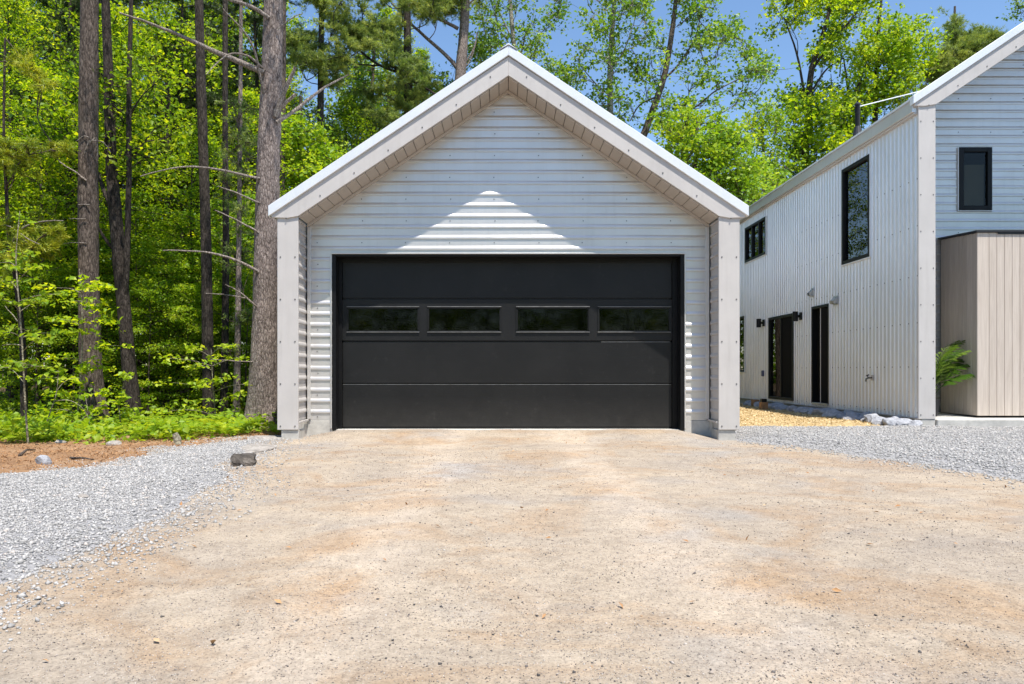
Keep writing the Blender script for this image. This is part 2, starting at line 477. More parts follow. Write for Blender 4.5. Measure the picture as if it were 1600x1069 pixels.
def mat_leaf(name, stops, trans, tf=0.42, rough=0.5, vary=0.25):
    m, nt, N, L, B = new_mat(name)
    out = N['Material Output']
    a = N.new('ShaderNodeAttribute'); a.attribute_name = 'tint'
    oi = N.new('ShaderNodeObjectInfo')
    r = ramp(N, L, a.outputs['Fac'], stops)
    k = ramp(N, L, oi.outputs['Random'], [(0, (1-vary, 1-vary*0.8, 1-vary)), (1, (1+vary, 1+vary*0.6, 1.0))])
    c = mixc(N, L, r.outputs[0], k.outputs[0], 1.0, 'MULTIPLY')
    L.new(c, B.inputs['Base Color'])
    B.inputs['Roughness'].default_value = rough
    B.inputs['Specular IOR Level'].default_value = 0.35
    t = N.new('ShaderNodeBsdfTranslucent')
    L.new(mixc(N, L, c, trans, 1.0, 'MULTIPLY'), t.inputs[0])
    mx = N.new('ShaderNodeMixShader'); mx.inputs[0].default_value = tf
    L.new(B.outputs[0], mx.inputs[1]); L.new(t.outputs[0], mx.inputs[2]); L.new(mx.outputs[0], out.inputs[0])
    return m
M['leaf'] = mat_leaf('maple_leaves', [(0, (0.03, 0.085, 0.006)), (0.5, (0.20, 0.335, 0.015)), (1, (0.48, 0.55, 0.03))], (2.1, 1.9, 0.7), 0.48)
M['leaf_bright'] = mat_leaf('young_yellow_green_leaves', [(0, (0.11, 0.24, 0.012)), (0.5, (0.24, 0.38, 0.02)), (1, (0.42, 0.50, 0.04))], (2.0, 1.8, 0.8))
M['leaf_aspen'] = mat_leaf('aspen_leaves', [(0, (0.06, 0.15, 0.02)), (0.5, (0.15, 0.27, 0.035)), (1, (0.30, 0.41, 0.07))], (2.0, 1.9, 0.8), 0.38, 0.4)
M['needles'] = mat_leaf('pine_needles', [(0, (0.11, 0.17, 0.05)), (0.5, (0.23, 0.30, 0.09)), (1, (0.42, 0.45, 0.13))], (1.8, 1.8, 0.9), 0.4, 0.5)
M['needles_dark'] = mat_leaf('dark_pine_needles', [(0, (0.025, 0.05, 0.016)), (0.5, (0.06, 0.10, 0.03)), (1, (0.14, 0.18, 0.05))], (1.6, 1.6, 0.8), 0.25, 0.5)
M['needles_gold'] = mat_leaf('yellow_green_needles', [(0, (0.16, 0.23, 0.02)), (0.5, (0.30, 0.36, 0.03)), (1, (0.48, 0.47, 0.05))], (1.8, 1.7, 0.8), 0.35, 0.5)  # yellow-green is the needle colour of the young pine's boughs
M['fern'] = mat_leaf('fern_fronds', [(0, (0.12, 0.27, 0.012)), (1, (0.40, 0.50, 0.03))], (1.8, 1.7, 0.8), 0.35, 0.5)
M['palm'] = mat_leaf('palm_leaves', [(0, (0.07, 0.15, 0.03)), (1, (0.22, 0.32, 0.08))], (1.6, 1.6, 0.8), 0.3, 0.35)

# ------------------------------------------------------------------ numpy scatter helpers
rng = np.random.default_rng(11)

def sdist(X, Y, poly):
    """signed distance to a polygon, positive inside"""
    pts = np.stack([X, Y], -1)
    d = np.full(X.shape, 1e9); ins = np.zeros(X.shape, bool)
    k = len(poly)
    for i in range(k):
        a = np.array(poly[i], float); b = np.array(poly[(i+1) % k], float)
        ab = b-a; t = np.clip(((pts-a) @ ab)/(ab @ ab), 0, 1)
        d = np.minimum(d, np.linalg.norm(pts-(a+t[..., None]*ab), axis=-1))
        c = ((a[1] > Y) != (b[1] > Y)) & (X < (b[0]-a[0])*(Y-a[1])/(b[1]-a[1]+1e-12)+a[0])
        ins ^= c
    return np.where(ins, d, -d)

def vnoise(X, Y, sc, seed):
    """smooth value noise"""
    g = np.random.default_rng(seed).random((64, 64))
    x = X*sc; y = Y*sc
    xi = np.floor(x).astype(int); yi = np.floor(y).astype(int)
    fx = x-xi; fy = y-yi
    fx = fx*fx*(3-2*fx); fy = fy*fy*(3-2*fy)
    G = lambda i, j: g[i % 64, j % 64]
    return (G(xi, yi)*(1-fx)+G(xi+1, yi)*fx)*(1-fy)+(G(xi, yi+1)*(1-fx)+G(xi+1, yi+1)*fx)*fy

def fbm(X, Y, sc, seed, o=4):
    v = 0; a = 0.5
    for i in range(o):
        v = v+a*(vnoise(X, Y, sc*2**i, seed+i)-0.5); a *= 0.5
    return v

def rot_mats(n, tilt=1.0):
    q = rng.normal(size=(n, 4))
    q /= np.linalg.norm(q, axis=1)[:, None]
    w, x, y, z = q.T
    return np.stack([np.stack([1-2*(y*y+z*z), 2*(x*y-z*w), 2*(x*z+y*w)], -1),
                     np.stack([2*(x*y+z*w), 1-2*(x*x+z*z), 2*(y*z-x*w)], -1),
                     np.stack([2*(x*z-y*w), 2*(y*z+x*w), 1-2*(x*x+y*y)], -1)], 1)

OCT_V = np.array([(1,0,0),(-1,0,0),(0,1,0),(0,-1,0),(0,0,1),(0,0,-1)], float)
OCT_F = np.array([(0,2,4),(2,1,4),(1,3,4),(3,0,4),(2,0,5),(1,2,5),(3,1,5),(0,3,5)])
def scatter_stones(name, pos, size, tint, mat):
    n = len(pos)
    V = OCT_V[None]*rng.uniform(0.55, 1.25, (n, 6, 1))
    V = V*rng.uniform(0.6, 1.2, (n, 1, 3))
    V = np.einsum('nij,nkj->nki', rot_mats(n), V)
    V[:, :, 2] *= 0.75
    V = V*size[:, None, None]+pos[:, None, :]
    F = OCT_F[None]+6*np.arange(n)[:, None, None]
    me = np_mesh(name, V.reshape(-1, 3), F.reshape(-1, 3), np.repeat(tint, 6))
    return tag(link(name, me, mat), kind='stuff')

def unit(v):
    return v/(np.linalg.norm(v, axis=-1, keepdims=True)+1e-9)

def leaf_mesh(name, pos, size, tint, up=0.8, width=0.36, fold=0.12):
    n = len(pos)
    nrm = unit(rng.normal(size=(n, 3))+np.array([0, -0.15, up*1.6]))
    d = unit(np.cross(nrm, rng.normal(size=(n, 3))))
    w = np.cross(nrm, d)
    s = size[:, None]
    base = pos-d*s*0.5; tip = pos+d*s*0.5-nrm*s*0.12
    l = pos-d*s*0.08+w*s*width+nrm*s*fold; r = pos-d*s*0.08-w*s*width+nrm*s*fold
    V = np.stack([base, l, tip, r], 1).reshape(-1, 3)
    i = 4*np.arange(n)[:, None]
    F = np.concatenate([i+np.array([0, 2, 1]), i+np.array([0, 3, 2])], 0)
    return np_mesh(name, V, F, np.repeat(tint, 4))

def needle_mesh(name, pos, dirs, tint, length=0.11, per=13, width=0.0085):
    """tufts of slim blades round each position, pointing along dirs"""
    n = len(pos)
    d = unit(dirs[:, None, :]*0.75+rng.normal(size=(n, per, 3))*0.65)
    L = length*rng.uniform(0.7, 1.25, (n, per, 1))
    side = unit(np.cross(d, rng.normal(size=(n, per, 3))))*width
    p = pos[:, None, :]+rng.normal(size=(n, per, 3))*0.018
    V = np.stack([p-side, p+side, p+d*L-np.array([0, 0, 0.012])], 2).reshape(-1, 3)
    F = np.arange(len(V)).reshape(-1, 3)
    t = np.clip(tint[:, None]+rng.normal(size=(n, per))*0.12, 0, 1)
    return np_mesh(name, V, F, np.repeat(t.ravel(), 3))

def tubes_mesh(name, tubes):
    Vs, Fs, n = [], [], 0
    for pts, rad, sides in tubes:
        V, F = tube_np(pts, rad, sides)
        Vs.append(V); Fs.append(F+n); n += len(V)
    return np_mesh(name, np.concatenate(Vs), np.concatenate(Fs), smooth=True)

# ------------------------------------------------------------------ ground
g = MB(); g.quad((-400, -400, -0.07), (400, -400, -0.07), (400, 500, -0.07), (-400, 500, -0.07))
tag(g.build('ground', M['soil']), kind='structure')

GRAVEL_L = [(-1.9, 0.5), (-2.25, 3.4), (-2.12, 4.1), (-2.25, 5.1), (-2.56, 6.6), (-2.86, 8.0), (-3.15, 10.2), (-3.2, 10.9), (-3.5, 10.7),
            (-3.75, 9.98), (-4.05, 9.1), (-3.97, 7.6), (-4.63, 6.95), (-6.5, 6.5), (-9, 6.2), (-9, 0.5)]
GRAVEL_R = [(4.75, 5.6), (4.5, 6.55), (4.24, 7.6), (3.98, 8.6), (3.78, 9.5), (3.42, 10.5), (3.28, 11.2), (3.32, 12.75), (5.2, 12.62), (6.3, 12.7), (6.9, 12.6),
            (7.4, 12.62), (16, 12.62), (18, 9), (14, 6.3), (9, 5.4)]
CHIPS = [(3.3, 12.5), (6.5, 12.5), (7.02, 12.6), (7.02, 27), (3.3, 27)]
DUFF = [(-3.1, 12.2), (-3.2, 10.6), (-3.75, 9.9), (-4.05, 9.0), (-3.97, 7.5), (-4.63, 6.85), (-6.5, 6.4), (-9, 6.1), (-16, 5.5), (-16, 10.2), (-6, 10.6), (-4.6, 12.2)]

def h_dirt(X, Y):
    ramp_ = np.clip((Y-9.6)/1.25, 0, 1); ramp_ = ramp_*ramp_*(3-2*ramp_)
    mask = np.clip((2.95-np.abs(X-0.08))/0.5, 0, 1)
    edge = np.clip((sdist(X, Y, [(-8, -6), (12, -6), (9, 11.3), (-4, 11.3)]))*0.2, -0.06, 0)
    return -0.025+0.10*ramp_*mask+fbm(X, Y, 0.5, 3)*0.06+fbm(X, Y, 3.0, 9)*0.016+edge

def heightsheet(name, x0, x1, y0, y1, st, hf, mat):
    xs = np.arange(x0, x1+st/2, st); ys = np.arange(y0, y1+st/2, st)
    X, Y = np.meshgrid(xs, ys)
    Z = hf(X, Y)
    V = np.stack([X, Y, Z], -1).reshape(-1, 3)
    nx, ny = len(xs), len(ys)
    i = (np.arange(ny-1)[:, None]*nx+np.arange(nx-1)[None]).ravel()
    F = np.stack([i, i+1, i+nx+1, i+nx], -1)
    keep = Z.ravel()[F].max(1) > -0.068
    return tag(link(name, np_mesh(name, V, F[keep], smooth=True), mat), kind='structure')

def h_sheet(poly, top, slope, amp, seed, low=-0.09):
    def f(X, Y):
        sd = sdist(X, Y, poly)+fbm(X, Y, 0.9, seed)*0.5+fbm(X, Y, 5, seed+4)*0.22
        return np.clip(np.minimum(top, -0.03+sd*slope), low, 1)+fbm(X, Y, 4, seed+8)*amp
    return f
h_gl = h_sheet(GRAVEL_L, 0.0, 0.12, 0.02, 21)
h_gr = h_sheet(GRAVEL_R, 0.03, 0.14, 0.02, 31)
h_ch = h_sheet(CHIPS, 0.02, 0.12, 0.03, 41)
h_du = h_sheet(DUFF, -0.012, 0.10, 0.04, 51)
def h_du2(X, Y):
    return np.where(Y > 6.0, h_du(X, Y), -0.09)
heightsheet('driveway', -8, 11, -5, 11.0, 0.085, h_dirt, M['dirt'])
heightsheet('gravel_strip', -9, -1.6, 0.8, 11.2, 0.07, h_gl, M['gravel'])
heightsheet('gravel_yard', 3.1, 17, 5.0, 12.75, 0.08, h_gr, M['gravel'])
heightsheet('wood_chip_path', 3.2, 7.1, 12.2, 26, 0.1, h_ch, M['chips'])
heightsheet('pine_litter', -16, -3.0, 5.4, 12.6, 0.09, h_du2, M['duff'])

def sample(n, x0, x1, y0, y1, test):
    X = rng.uniform(x0, x1, n); Y = rng.uniform(y0, y1, n)
    k = test(X, Y)
    return X[k], Y[k]

# loose stones lying on the gravel
X, Y = sample(150000, -6.2, -1.7, 2.2, 11.0, lambda X, Y: (sdist(X, Y, GRAVEL_L)+fbm(X, Y, 0.9, 21)*0.5+rng.normal(size=X.shape)*0.3+np.where(rng.random(X.shape) < 0.05, 0.45, 0)*rng.random(X.shape) > 0.0) & (X > -0.70*Y-0.4))
Z = np.maximum(h_gl(X, Y), h_dirt(X, Y))
sz = rng.uniform(0.005, 0.0115, len(X))*rng.choice([1, 1, 1, 1.7], len(X))
scatter_stones('gravel_stones', np.stack([X, Y, Z+sz*0.25], -1), sz, np.clip(rng.beta(2.6, 2.0, len(X)), 0, 1), M['stones'])
X, Y = sample(75000, 3.2, 10.5, 5.8, 12.7, lambda X, Y: (sdist(X, Y, GRAVEL_R)+fbm(X, Y, 0.9, 31)*0.5+rng.normal(size=X.shape)*0.2 > 0.0) & (X < 0.73*Y+0.4))
Z = np.maximum(h_gr(X, Y), h_dirt(X, Y))
sz = rng.uniform(0.007, 0.0155, len(X))*rng.choice([1, 1, 1, 1.5], len(X))
scatter_stones('gravel_stones', np.stack([X, Y, Z+sz*0.25], -1), sz, np.clip(rng.beta(2.6, 2.0, len(X)), 0, 1), M['stones'])
# pebbles on the dirt, denser in patches
X, Y = sample(120000, -4.5, 7, 1.9, 11, lambda X, Y: (sdist(X, Y, GRAVEL_L) < 0.1) & (sdist(X, Y, GRAVEL_R) < 0.1) & (np.abs(X) < 0.72*Y+0.3) &
              (rng.random(X.shape) < 0.25+2.4*np.clip(fbm(X, Y, 0.8, 61)+0.08, 0, 1)))
Z = h_dirt(X, Y)
sz = 0.0022+0.014*rng.beta(0.9, 8.0, len(X))
scatter_stones('pebbles', np.stack([X, Y, Z+sz*0.2], -1), sz, rng.random(len(X))**1.1, M['pebbles'])
# fine grit, seen one by one only near the camera
Y = 2.1+7.5*rng.random(90000)**2.0; X = rng.uniform(-0.72, 0.76, len(Y))*Y
k = (sdist(X, Y, GRAVEL_L) < 0.1) & (sdist(X, Y, GRAVEL_R) < 0.1) & (rng.random(len(Y)) < 0.35+2.0*np.clip(fbm(X, Y, 1.3, 65)+0.1, 0, 1))
X, Y = X[k], Y[k]
sz = rng.uniform(0.0016, 0.0042, len(X))
scatter_stones('grit', np.stack([X, Y, h_dirt(X, Y)+sz*0.2], -1), sz, 0.2+0.78*rng.random(len(X)), M['pebbles'])
# chips
X, Y = sample(14000, 3.3, 7.0, 12.4, 22, lambda X, Y: sdist(X, Y, CHIPS)+fbm(X, Y, 0.9, 41)*0.5 > 0.02)
Z = h_ch(X, Y)
me = leaf_mesh('wood_chips', np.stack([X, Y, Z+0.015], -1), rng.uniform(0.022, 0.055, len(X)), 0.25+0.6*rng.random(len(X)), 1.4, 0.22, 0.02)
tag(link('wood_chips', me, M['chip_pieces']), kind='stuff')
# fallen leaves and needles
X, Y = sample(16000, -9, -3.0, 6.2, 12.5, lambda X, Y: sdist(X, Y, DUFF)+rng.normal(size=X.shape)*0.1 > 0.0)
Z = np.maximum(h_du2(X, Y), -0.07)
me = leaf_mesh('leaf_litter', np.stack([X, Y, Z+0.012], -1), rng.uniform(0.015, 0.05, len(X)), 0.3+0.5*rng.random(len(X)), 1.4, 0.16, 0.05)
tag(link('leaf_litter', me, M['litter']), kind='stuff')

X, Y = sample(150, -3.5, 5.5, 2.3, 10.5, lambda X, Y: np.abs(X) < 0.7*Y)
me = leaf_mesh('dry_leaves', np.stack([X, Y, h_dirt(X, Y)+0.012], -1), rng.uniform(0.018, 0.05, len(X)), 0.5+0.5*rng.random(len(X)), 1.6, 0.22, 0.06)
tag(link('dry_leaves', me, M['litter']), kind='stuff')

# ------------------------------------------------------------------ siding
def siding(s0, s1, tl, tr, openings, to3, pitch, prof, s_ref=0.0):
    """profiled sheet from s0 to s1 (across the ribs); t limits are functions of s; openings are (s0, s1, t0, t1)"""
    def off(s):
        q = (s-s_ref) % pitch
        for (a, oa), (b, ob) in zip(prof, prof[1:]):
            if a <= q <= b:
                return oa+(ob-oa)*(q-a)/(b-a)
        return 0.0
    bs = {s0, s1}
    k = math.floor((s0-s_ref)/pitch)
    while s_ref+k*pitch < s1:
        for a, _ in prof:
            s = s_ref+k*pitch+a
            if s0+1e-5 < s < s1-1e-5: bs.add(round(s, 6))
        k += 1
    for o in openings:
        for s in o[:2]:
            if s0+1e-5 < s < s1-1e-5: bs.add(s)
    bs = sorted(bs)
    bs = [b for i, b in enumerate(bs) if i == 0 or b-bs[i-1] > 1e-5]
    m = MB()
    for a, b in zip(bs, bs[1:]):
        mid = (a+b)/2
        iv = [(tl, tr)]
        for o in sorted((o for o in openings if o[0] <= mid <= o[1]), key=lambda o: o[2]):
            l, r = iv.pop()
            iv.append((l, lambda s, v=o[2]: v)); iv.append((lambda s, v=o[3]: v, r))
        for l, r in iv:
            if r(mid) <= l(mid)+1e-4: continue
            ra, rb, la, lb = r(a), r(b), l(a), l(b)
            m.quad(to3(a, la, off(a)), to3(a, max(ra, la), off(a)), to3(b, max(rb, lb), off(b)), to3(b, lb, off(b)))
    return m

def const(v): return lambda s: v

def screw_mb(mb, x, y, z, r=0.011, axis='y'):
    ang = [i*PI/3 for i in range(6)]
    n = len(mb.v)
    h = 0.008
    if axis == 'y':
        mb.v += [(x+r*math.cos(a), y, z+r*math.sin(a)) for a in ang]+[(x+r*0.7*math.cos(a), y-h, z+r*0.7*math.sin(a)) for a in ang]
    else:
        mb.v += [(x, y-r*math.cos(a), z+r*math.sin(a)) for a in ang]+[(x-h, y-r*0.7*math.cos(a), z+r*0.7*math.sin(a)) for a in ang]
    for i in range(6):
        j = (i+1) % 6
        mb.f.append((n+i, n+j, n+6+j, n+6+i))
    mb.f.append(tuple(n+6+i for i in range(6)))

PROF_H = [(0, 0), (0.100, 0), (0.1025, 0.013), (0.122, 0.014), (0.140, 0.009), (0.1577, 0)]
K = 0.668   # roof slope

# ------------------------------------------------------------------ garage
def garage():
    YF, YW, YD = 10.4, 10.9, 11.12
    cx = 0.075
    xl0, xl1, xr0, xr1 = -3.124, -2.832, 2.982, 3.274
    G = thing('garage', (cx, YF, 0), 'detached gabled garage clad in grey metal siding with wide black door', 'garage')
    zs = 4.995                                         # soffit apex
    soff = lambda x: zs-K*abs(x-cx)
    O = (0.02, 2.624, -2.477, 2.625)                   # door opening: z, x
    # foundation and floor
    f = MB()
    f.box(xl0+0.05, xl1, YF+0.02, YF+0.35, -0.3, 0.117)
    f.build('foundation', M['concrete'], G, 0.008)
    f = MB(); f.box(xr0, xr1-0.05, YF+0.02, YF+0.35, -0.3, 0.117); f.build('foundation', M['concrete'], G, 0.008)
    f = MB(); f.box(xl1-0.02, O[2]+0.004, YW-0.005, YW+0.3, -0.3, 0.215); f.build('foundation', M['concrete'], G, 0.006)
    f = MB(); f.box(O[3]-0.004, xr0+0.02, YW-0.005, YW+0.3, -0.3, 0.215); f.build('foundation', M['concrete'], G, 0.006)
    f = MB(); f.box(xl0+0.06, xl1-0.012, YF+0.35, 18.3, -0.3, 0.213); f.build('foundation', M['concrete'], G)
    f = MB(); f.box(xr0+0.012, xr1-0.06, YF+0.35, 18.3, -0.3, 0.213); f.build('foundation', M['concrete'], G)
    f = MB(); f.box(O[2]+0.01, O[3]-0.01, YW+0.02, 18.2, -0.3, 0.079); f.build('floor_slab', M['concrete'], G, 0.01)
    # side and back walls
    f = MB(); f.box(xl0+0.012, xl1-0.03, YF+0.04, 18.3, 0.119, 3.09); f.build('side_wall', M['siding'], G)
    f = MB(); f.box(xr0+0.03, xr1-0.012, YF+0.04, 18.3, 0.119, 3.09); f.build('side_wall', M['siding'], G)
    f = MB(); f.prism([(xl1-0.029, 0.214), (xr0+0.029, 0.214), (xr0+0.029, soff(xr0+0.03)), (cx, zs), (xl1-0.029, soff(xl1-0.03))], 18.1, 18.298)
    f.build('back_wall', M['siding'], G)
    # backing of the front wall, with the door opening
    b = siding(0.216, zs-0.02, lambda s: max(xl1-0.02, cx-(zs-s)/K), lambda s: min(xr0+0.02, cx+(zs-s)/K), [O], lambda s, t, o: (t, YW+0.05, s), 10.0, [(0, 0), (10, 0)])
    b.build('wall_backing', M['inner'], G)
    # front siding, one sheet per course
    z = 0.22; n = 0
    sc = MB()
    while z < zs-0.05:
        z1 = min(z+0.1577, zs-0.03)
        m = siding(z, z1, lambda s: max(xl1+0.02, cx-(zs-0.03-s)/K), lambda s: min(xr0-0.02, cx+(zs-0.03-s)/K), [O], lambda s, t, o: (t, YW-o, s), 0.1577, PROF_H, 0.22)
        build_split(m, 'siding_panel', M['siding'], G)
        if n % 2 == 0:
            zz = z+0.05
            x = cx-2.76
            i = 0
            while x < cx+2.8:
                if abs(x-cx) < (zs-zz)/K-0.1 and not (O[0] < zz < O[1] and O[2]-0.05 < x < O[3]+0.05):
                    if (i+n//2) % 1 == 0: screw_mb(sc, x+rnd.uniform(-.01, .01), YW, zz, 0.009)
                x += 0.64 if z > 2.5 else 0.115*5; i += 1
        z = z1; n += 1
    # side returns of the recess
    for x0, sg in ((xl1, 1), (xr0, -1)):
        zz = 0.24
        top = soff(x0)-0.01
        while zz < top-0.02:
            z1 = min(zz+0.1577, top)
            m = siding(zz, z1, const(YF+0.03), const(YW-0.012), [], (lambda s, t, o, x0=x0, sg=sg: (x0+sg*(o-0.022), t, s)), 0.1577, PROF_H, 0.24)
            m.build('return_panel', M['trim'], G)
            zz = z1
        f = MB(); f.box(min(x0, x0+sg*0.022), max(x0, x0+sg*0.022), YF+0.03, YW-0.002, 0.206, 0.238); f.build('base_trim', M['trim'], G, 0.004)
        f = MB(); f.box(min(x0+sg*0.001, x0+sg*0.05), max(x0+sg*0.001, x0+sg*0.05), YW-0.034, YW-0.003, 0.24, top-0.03); f.build('corner_trim', M['siding'], G, 0.003)
    # corner posts
    for a, b2 in ((xl0, xl1), (xr0, xr1)):
        f = MB(); f.box(a, b2, YF, YF+0.035, 0.118, 3.07); f.build('corner_post', M['trim'], G, 0.006)
        for k in range(6):
            for x in (a+0.045, b2-0.045): screw_mb(sc, x, YF, 0.17+k*0.585)
    # fascia and rake trim
    for sg in (-1, 1):
        xo = cx+sg*3.27; xi = cx+sg*2.907
        zt = lambda x: 5.28-K*abs(x-cx)
        poly = [(cx, 5.275), (xo, zt(xo)), (xo, 3.052), (cx+sg*3.05, 3.045), (xi, 3.07), (cx, 5.012)]
        if sg > 0: poly = poly[::-1]
        f = MB(); f.prism(poly, YF-0.022, YF+0.02); f.build('fascia', M['trim'], G, 0.004)
        x2 = cx+sg*3.31
        poly = [(cx, 5.42), (x2, 5.42-K*3.31), (x2, 5.283-K*3.31-0.01), (cx, 5.283)]
        if sg > 0: poly = poly[::-1]
        f = MB(); f.prism(poly, YF-0.05, YF+0.06); f.build('rake_trim', M['rake'], G, 0.006)
        poly = [(cx, 5.40), (x2, 5.40-K*3.31), (x2, 5.30-K*3.31), (cx, 5.30)]
        if sg > 0: poly = poly[::-1]
        f = MB(); f.prism(poly, YF+0.061, 18.5); f.build('roof', M['rake'], G)
        # screws along the fascia
        for k in range(7):
            x = cx+sg*(0.25+k*0.47)
            screw_mb(sc, x, YF-0.022, 5.06-K*abs(x-cx)+(0.03 if k else 0.1))
        # soffit panels
        n = 22; w = 2.907/n
        for i in range(n):
            xa = cx+sg*(i*w+0.0035); xb = cx+sg*((i+1)*w-0.0035)
            za, zb = soff(xa), soff(xb)
            t = 0.02
            poly = [(xa, za), (xb, zb), (xb, zb+t), (xa, za+t)]
            if sg < 0: poly = poly[::-1]
            f = MB(); f.prism(poly, YF+0.021, YW-0.001); f.build('soffit_panel', M['soffit'], G, 0.003)
        poly = [(cx, zs+0.022), (xi, soff(xi)+0.022), (xi, soff(xi)+0.03), (cx, zs+0.03)]
        f = MB(); f.prism(poly, YF+0.021, YW+0.05); f.build('soffit_backing', M['black'], G)
        poly = [(cx, zs-0.003), (xi, soff(xi)-0.003), (xi, soff(xi)-0.045), (cx, zs-0.045)]
        if sg > 0: poly = poly[::-1]
        f = MB(); f.prism(poly, YW-0.04, YW-0.004); f.build('frieze_trim', M['soffit'], G, 0.003)
    f = MB(); f.prism([(cx-0.12, 5.36), (cx, 5.445), (cx+0.12, 5.36), (cx, 5.425)], YF-0.06, 18.5); f.build('ridge_cap', M['rake'], G)
    o = sc.build('screws', M['screw'], G); o['kind'] = 'stuff'
    # thin trim round the opening
    f = MB(); f.box(O[2]-0.02, O[3]+0.02, YW-0.03, YW+0.02, O[1]+0.001, O[1]+0.022); f.build('opening_trim', M['siding'], G, 0.003)
    for x0, x1 in ((O[2]-0.02, O[2]-0.001), (O[3]+0.001, O[3]+0.02)):
        f = MB(); f.box(x0, x1, YW-0.03, YW+0.02, 0.1, O[1]); f.build('opening_trim', M['siding'], G, 0.003)
    # jambs and header
    f = MB(); f.box(O[2], O[2]+0.055, YW-0.012, YD-0.03, 0.078, O[1]); f.build('door_jamb', M['black'], G, 0.004)
    f = MB(); f.box(O[3]-0.055, O[3], YW-0.012, YD-0.03, 0.078, O[1]); f.build('door_jamb', M['black'], G, 0.004)
    f = MB(); f.box(O[2]+0.056, O[3]-0.056, YW-0.010, YD-0.03, O[1]-0.03, O[1]); f.build('door_header', M['black'], G, 0.004)
    dx0, dx1 = -2.376, 2.498
    f = MB(); f.box(O[2], dx0-0.002, YD-0.029, YD+0.2, 0.078, 2.7); f.build('door_stop', M['black'], G, 0.003)
    f = MB(); f.box(dx1+0.002, O[3], YD-0.029, YD+0.2, 0.078, 2.7); f.build('door_stop', M['black'], G, 0.003)
    f = MB(); f.box(dx0-0.001, dx1+0.001, YD-0.029, YD-0.005, 2.54, 2.7); f.build('door_stop', M['black'], G, 0.003)
    # sectional door
    D = bpy.data.objects.new('garage_door', None); C.objects.link(D); D.parent = G
    D.location = (0, 0, 0)
    D['label'] = 'black sectional garage door with a row of four windows'
    zb = [0.095, 0.741, 1.370, 2.000, 2.64]
    wins = [(541, 656), (667, 784), (805.5, 922), (933, 1048.5)]
    sx = YD/FPX
    wx = [((a-VX)*sx, (b-VX)*sx) for a, b in wins]
    z0w, z1w = 1.498, 1.886
    for i in range(4):
        a, b = zb[i]+0.0025, zb[i+1]-0.0025
        f = MB()
        if i != 2:
            f.box(dx0, dx1, YD, YD+0.05, a, b)
            f.build('door_panel', M['door'], D, 0.013, seg=2)
        else:
            s = 0.022
            xs = [dx0]+[v for w in wx for v in (w[0]+s, w[1]-s)]+[dx1]
            # one slab with four holes, made as a plane grid then given thickness
            bm = bmesh.new(); org = origin(D)
            zz = [a, z0w+s, z1w-s, b]
            vs = [[[bm.verts.new((x-org.x, y-org.y, z-org.z)) for z in zz] for x in xs] for y in (YD, YD+0.05)]
            hole = lambda ix, iz: ix % 2 == 1 and iz == 1
            nx = len(xs)-1
            for ix in range(nx):
                for iz in range(3):
                    if hole(ix, iz): continue
                    q = lambda l: [vs[l][ix][iz], vs[l][ix+1][iz], vs[l][ix+1][iz+1], vs[l][ix][iz+1]]
                    bm.faces.new(q(0)); bm.faces.new(q(1)[::-1])
            def side(i0, z0, i1, z1):
                bm.faces.new([vs[0][i0][z0], vs[1][i0][z0], vs[1][i1][z1], vs[0][i1][z1]])
            for ix in range(nx):
                side(ix, 0, ix+1, 0); side(ix+1, 3, ix, 3)
                if ix % 2 == 1: side(ix, 2, ix+1, 2); side(ix+1, 1, ix, 1)
            for iz in range(3):
                side(0, iz+1, 0, iz); side(nx, iz, nx, iz+1)
            for ix in range(1, nx, 2):
                side(ix, 1, ix, 2); side(ix+1, 2, ix+1, 1)
            bmesh.ops.recalc_face_normals(bm, faces=bm.faces)
            es = [e for e in bm.edges if len(e.link_faces) == 2 and e.calc_face_angle(0) > 0.5 and (abs(e.verts[0].co.z-e.verts[1].co.z) < 1e-4) and min(abs(e.verts[0].co.z+org.z-a), abs(e.verts[0].co.z+org.z-b)) < 1e-3]
            bmesh.ops.bevel(bm, geom=es, offset=0.013, segments=2, affect='EDGES', clamp_overlap=True)
            me = bpy.data.meshes.new('door_panel'); bm.to_mesh(me); bm.free()
            link('door_panel', me, M['door'], D)
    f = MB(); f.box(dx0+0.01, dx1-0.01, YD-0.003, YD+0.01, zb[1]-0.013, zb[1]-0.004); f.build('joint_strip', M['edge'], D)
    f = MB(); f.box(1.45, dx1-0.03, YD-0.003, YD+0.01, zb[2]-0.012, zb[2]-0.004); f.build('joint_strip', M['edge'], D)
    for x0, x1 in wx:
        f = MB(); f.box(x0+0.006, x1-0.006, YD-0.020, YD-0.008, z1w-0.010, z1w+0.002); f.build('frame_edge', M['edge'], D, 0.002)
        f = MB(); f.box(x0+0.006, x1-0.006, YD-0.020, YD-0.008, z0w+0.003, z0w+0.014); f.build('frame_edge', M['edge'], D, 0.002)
    for x0, x1 in wx:
        f = MB(); t = 0.034; y0, y1 = YD-0.016, YD+0.03
        f.prism([(x0, z0w), (x1, z0w), (x1-t, z0w+t), (x0+t, z0w+t)], y0, y1)
        f.prism([(x0+t, z1w-t), (x1-t, z1w-t), (x1, z1w), (x0, z1w)], y0, y1)
        f.prism([(x0, z0w), (x0+t, z0w+t), (x0+t, z1w-t), (x0, z1w)], y0, y1)
        f.prism([(x1-t, z0w+t), (x1, z0w), (x1, z1w), (x1-t, z1w-t)], y0, y1)
        f.build('window_frame', M['door'], D, 0.012, seg=2)
        f = MB(); f.box(x0+0.03, x1-0.03, YD+0.012, YD+0.018, z0w+0.03, z1w-0.03); f.build('window_pane', M['dark_glass'], D)
    f = MB(); f.box(dx0, dx1, YD+0.004, YD+0.04, 0.078, 0.093); f.build('bottom_seal', M['black'], D, 0.004)
    return G
garage()

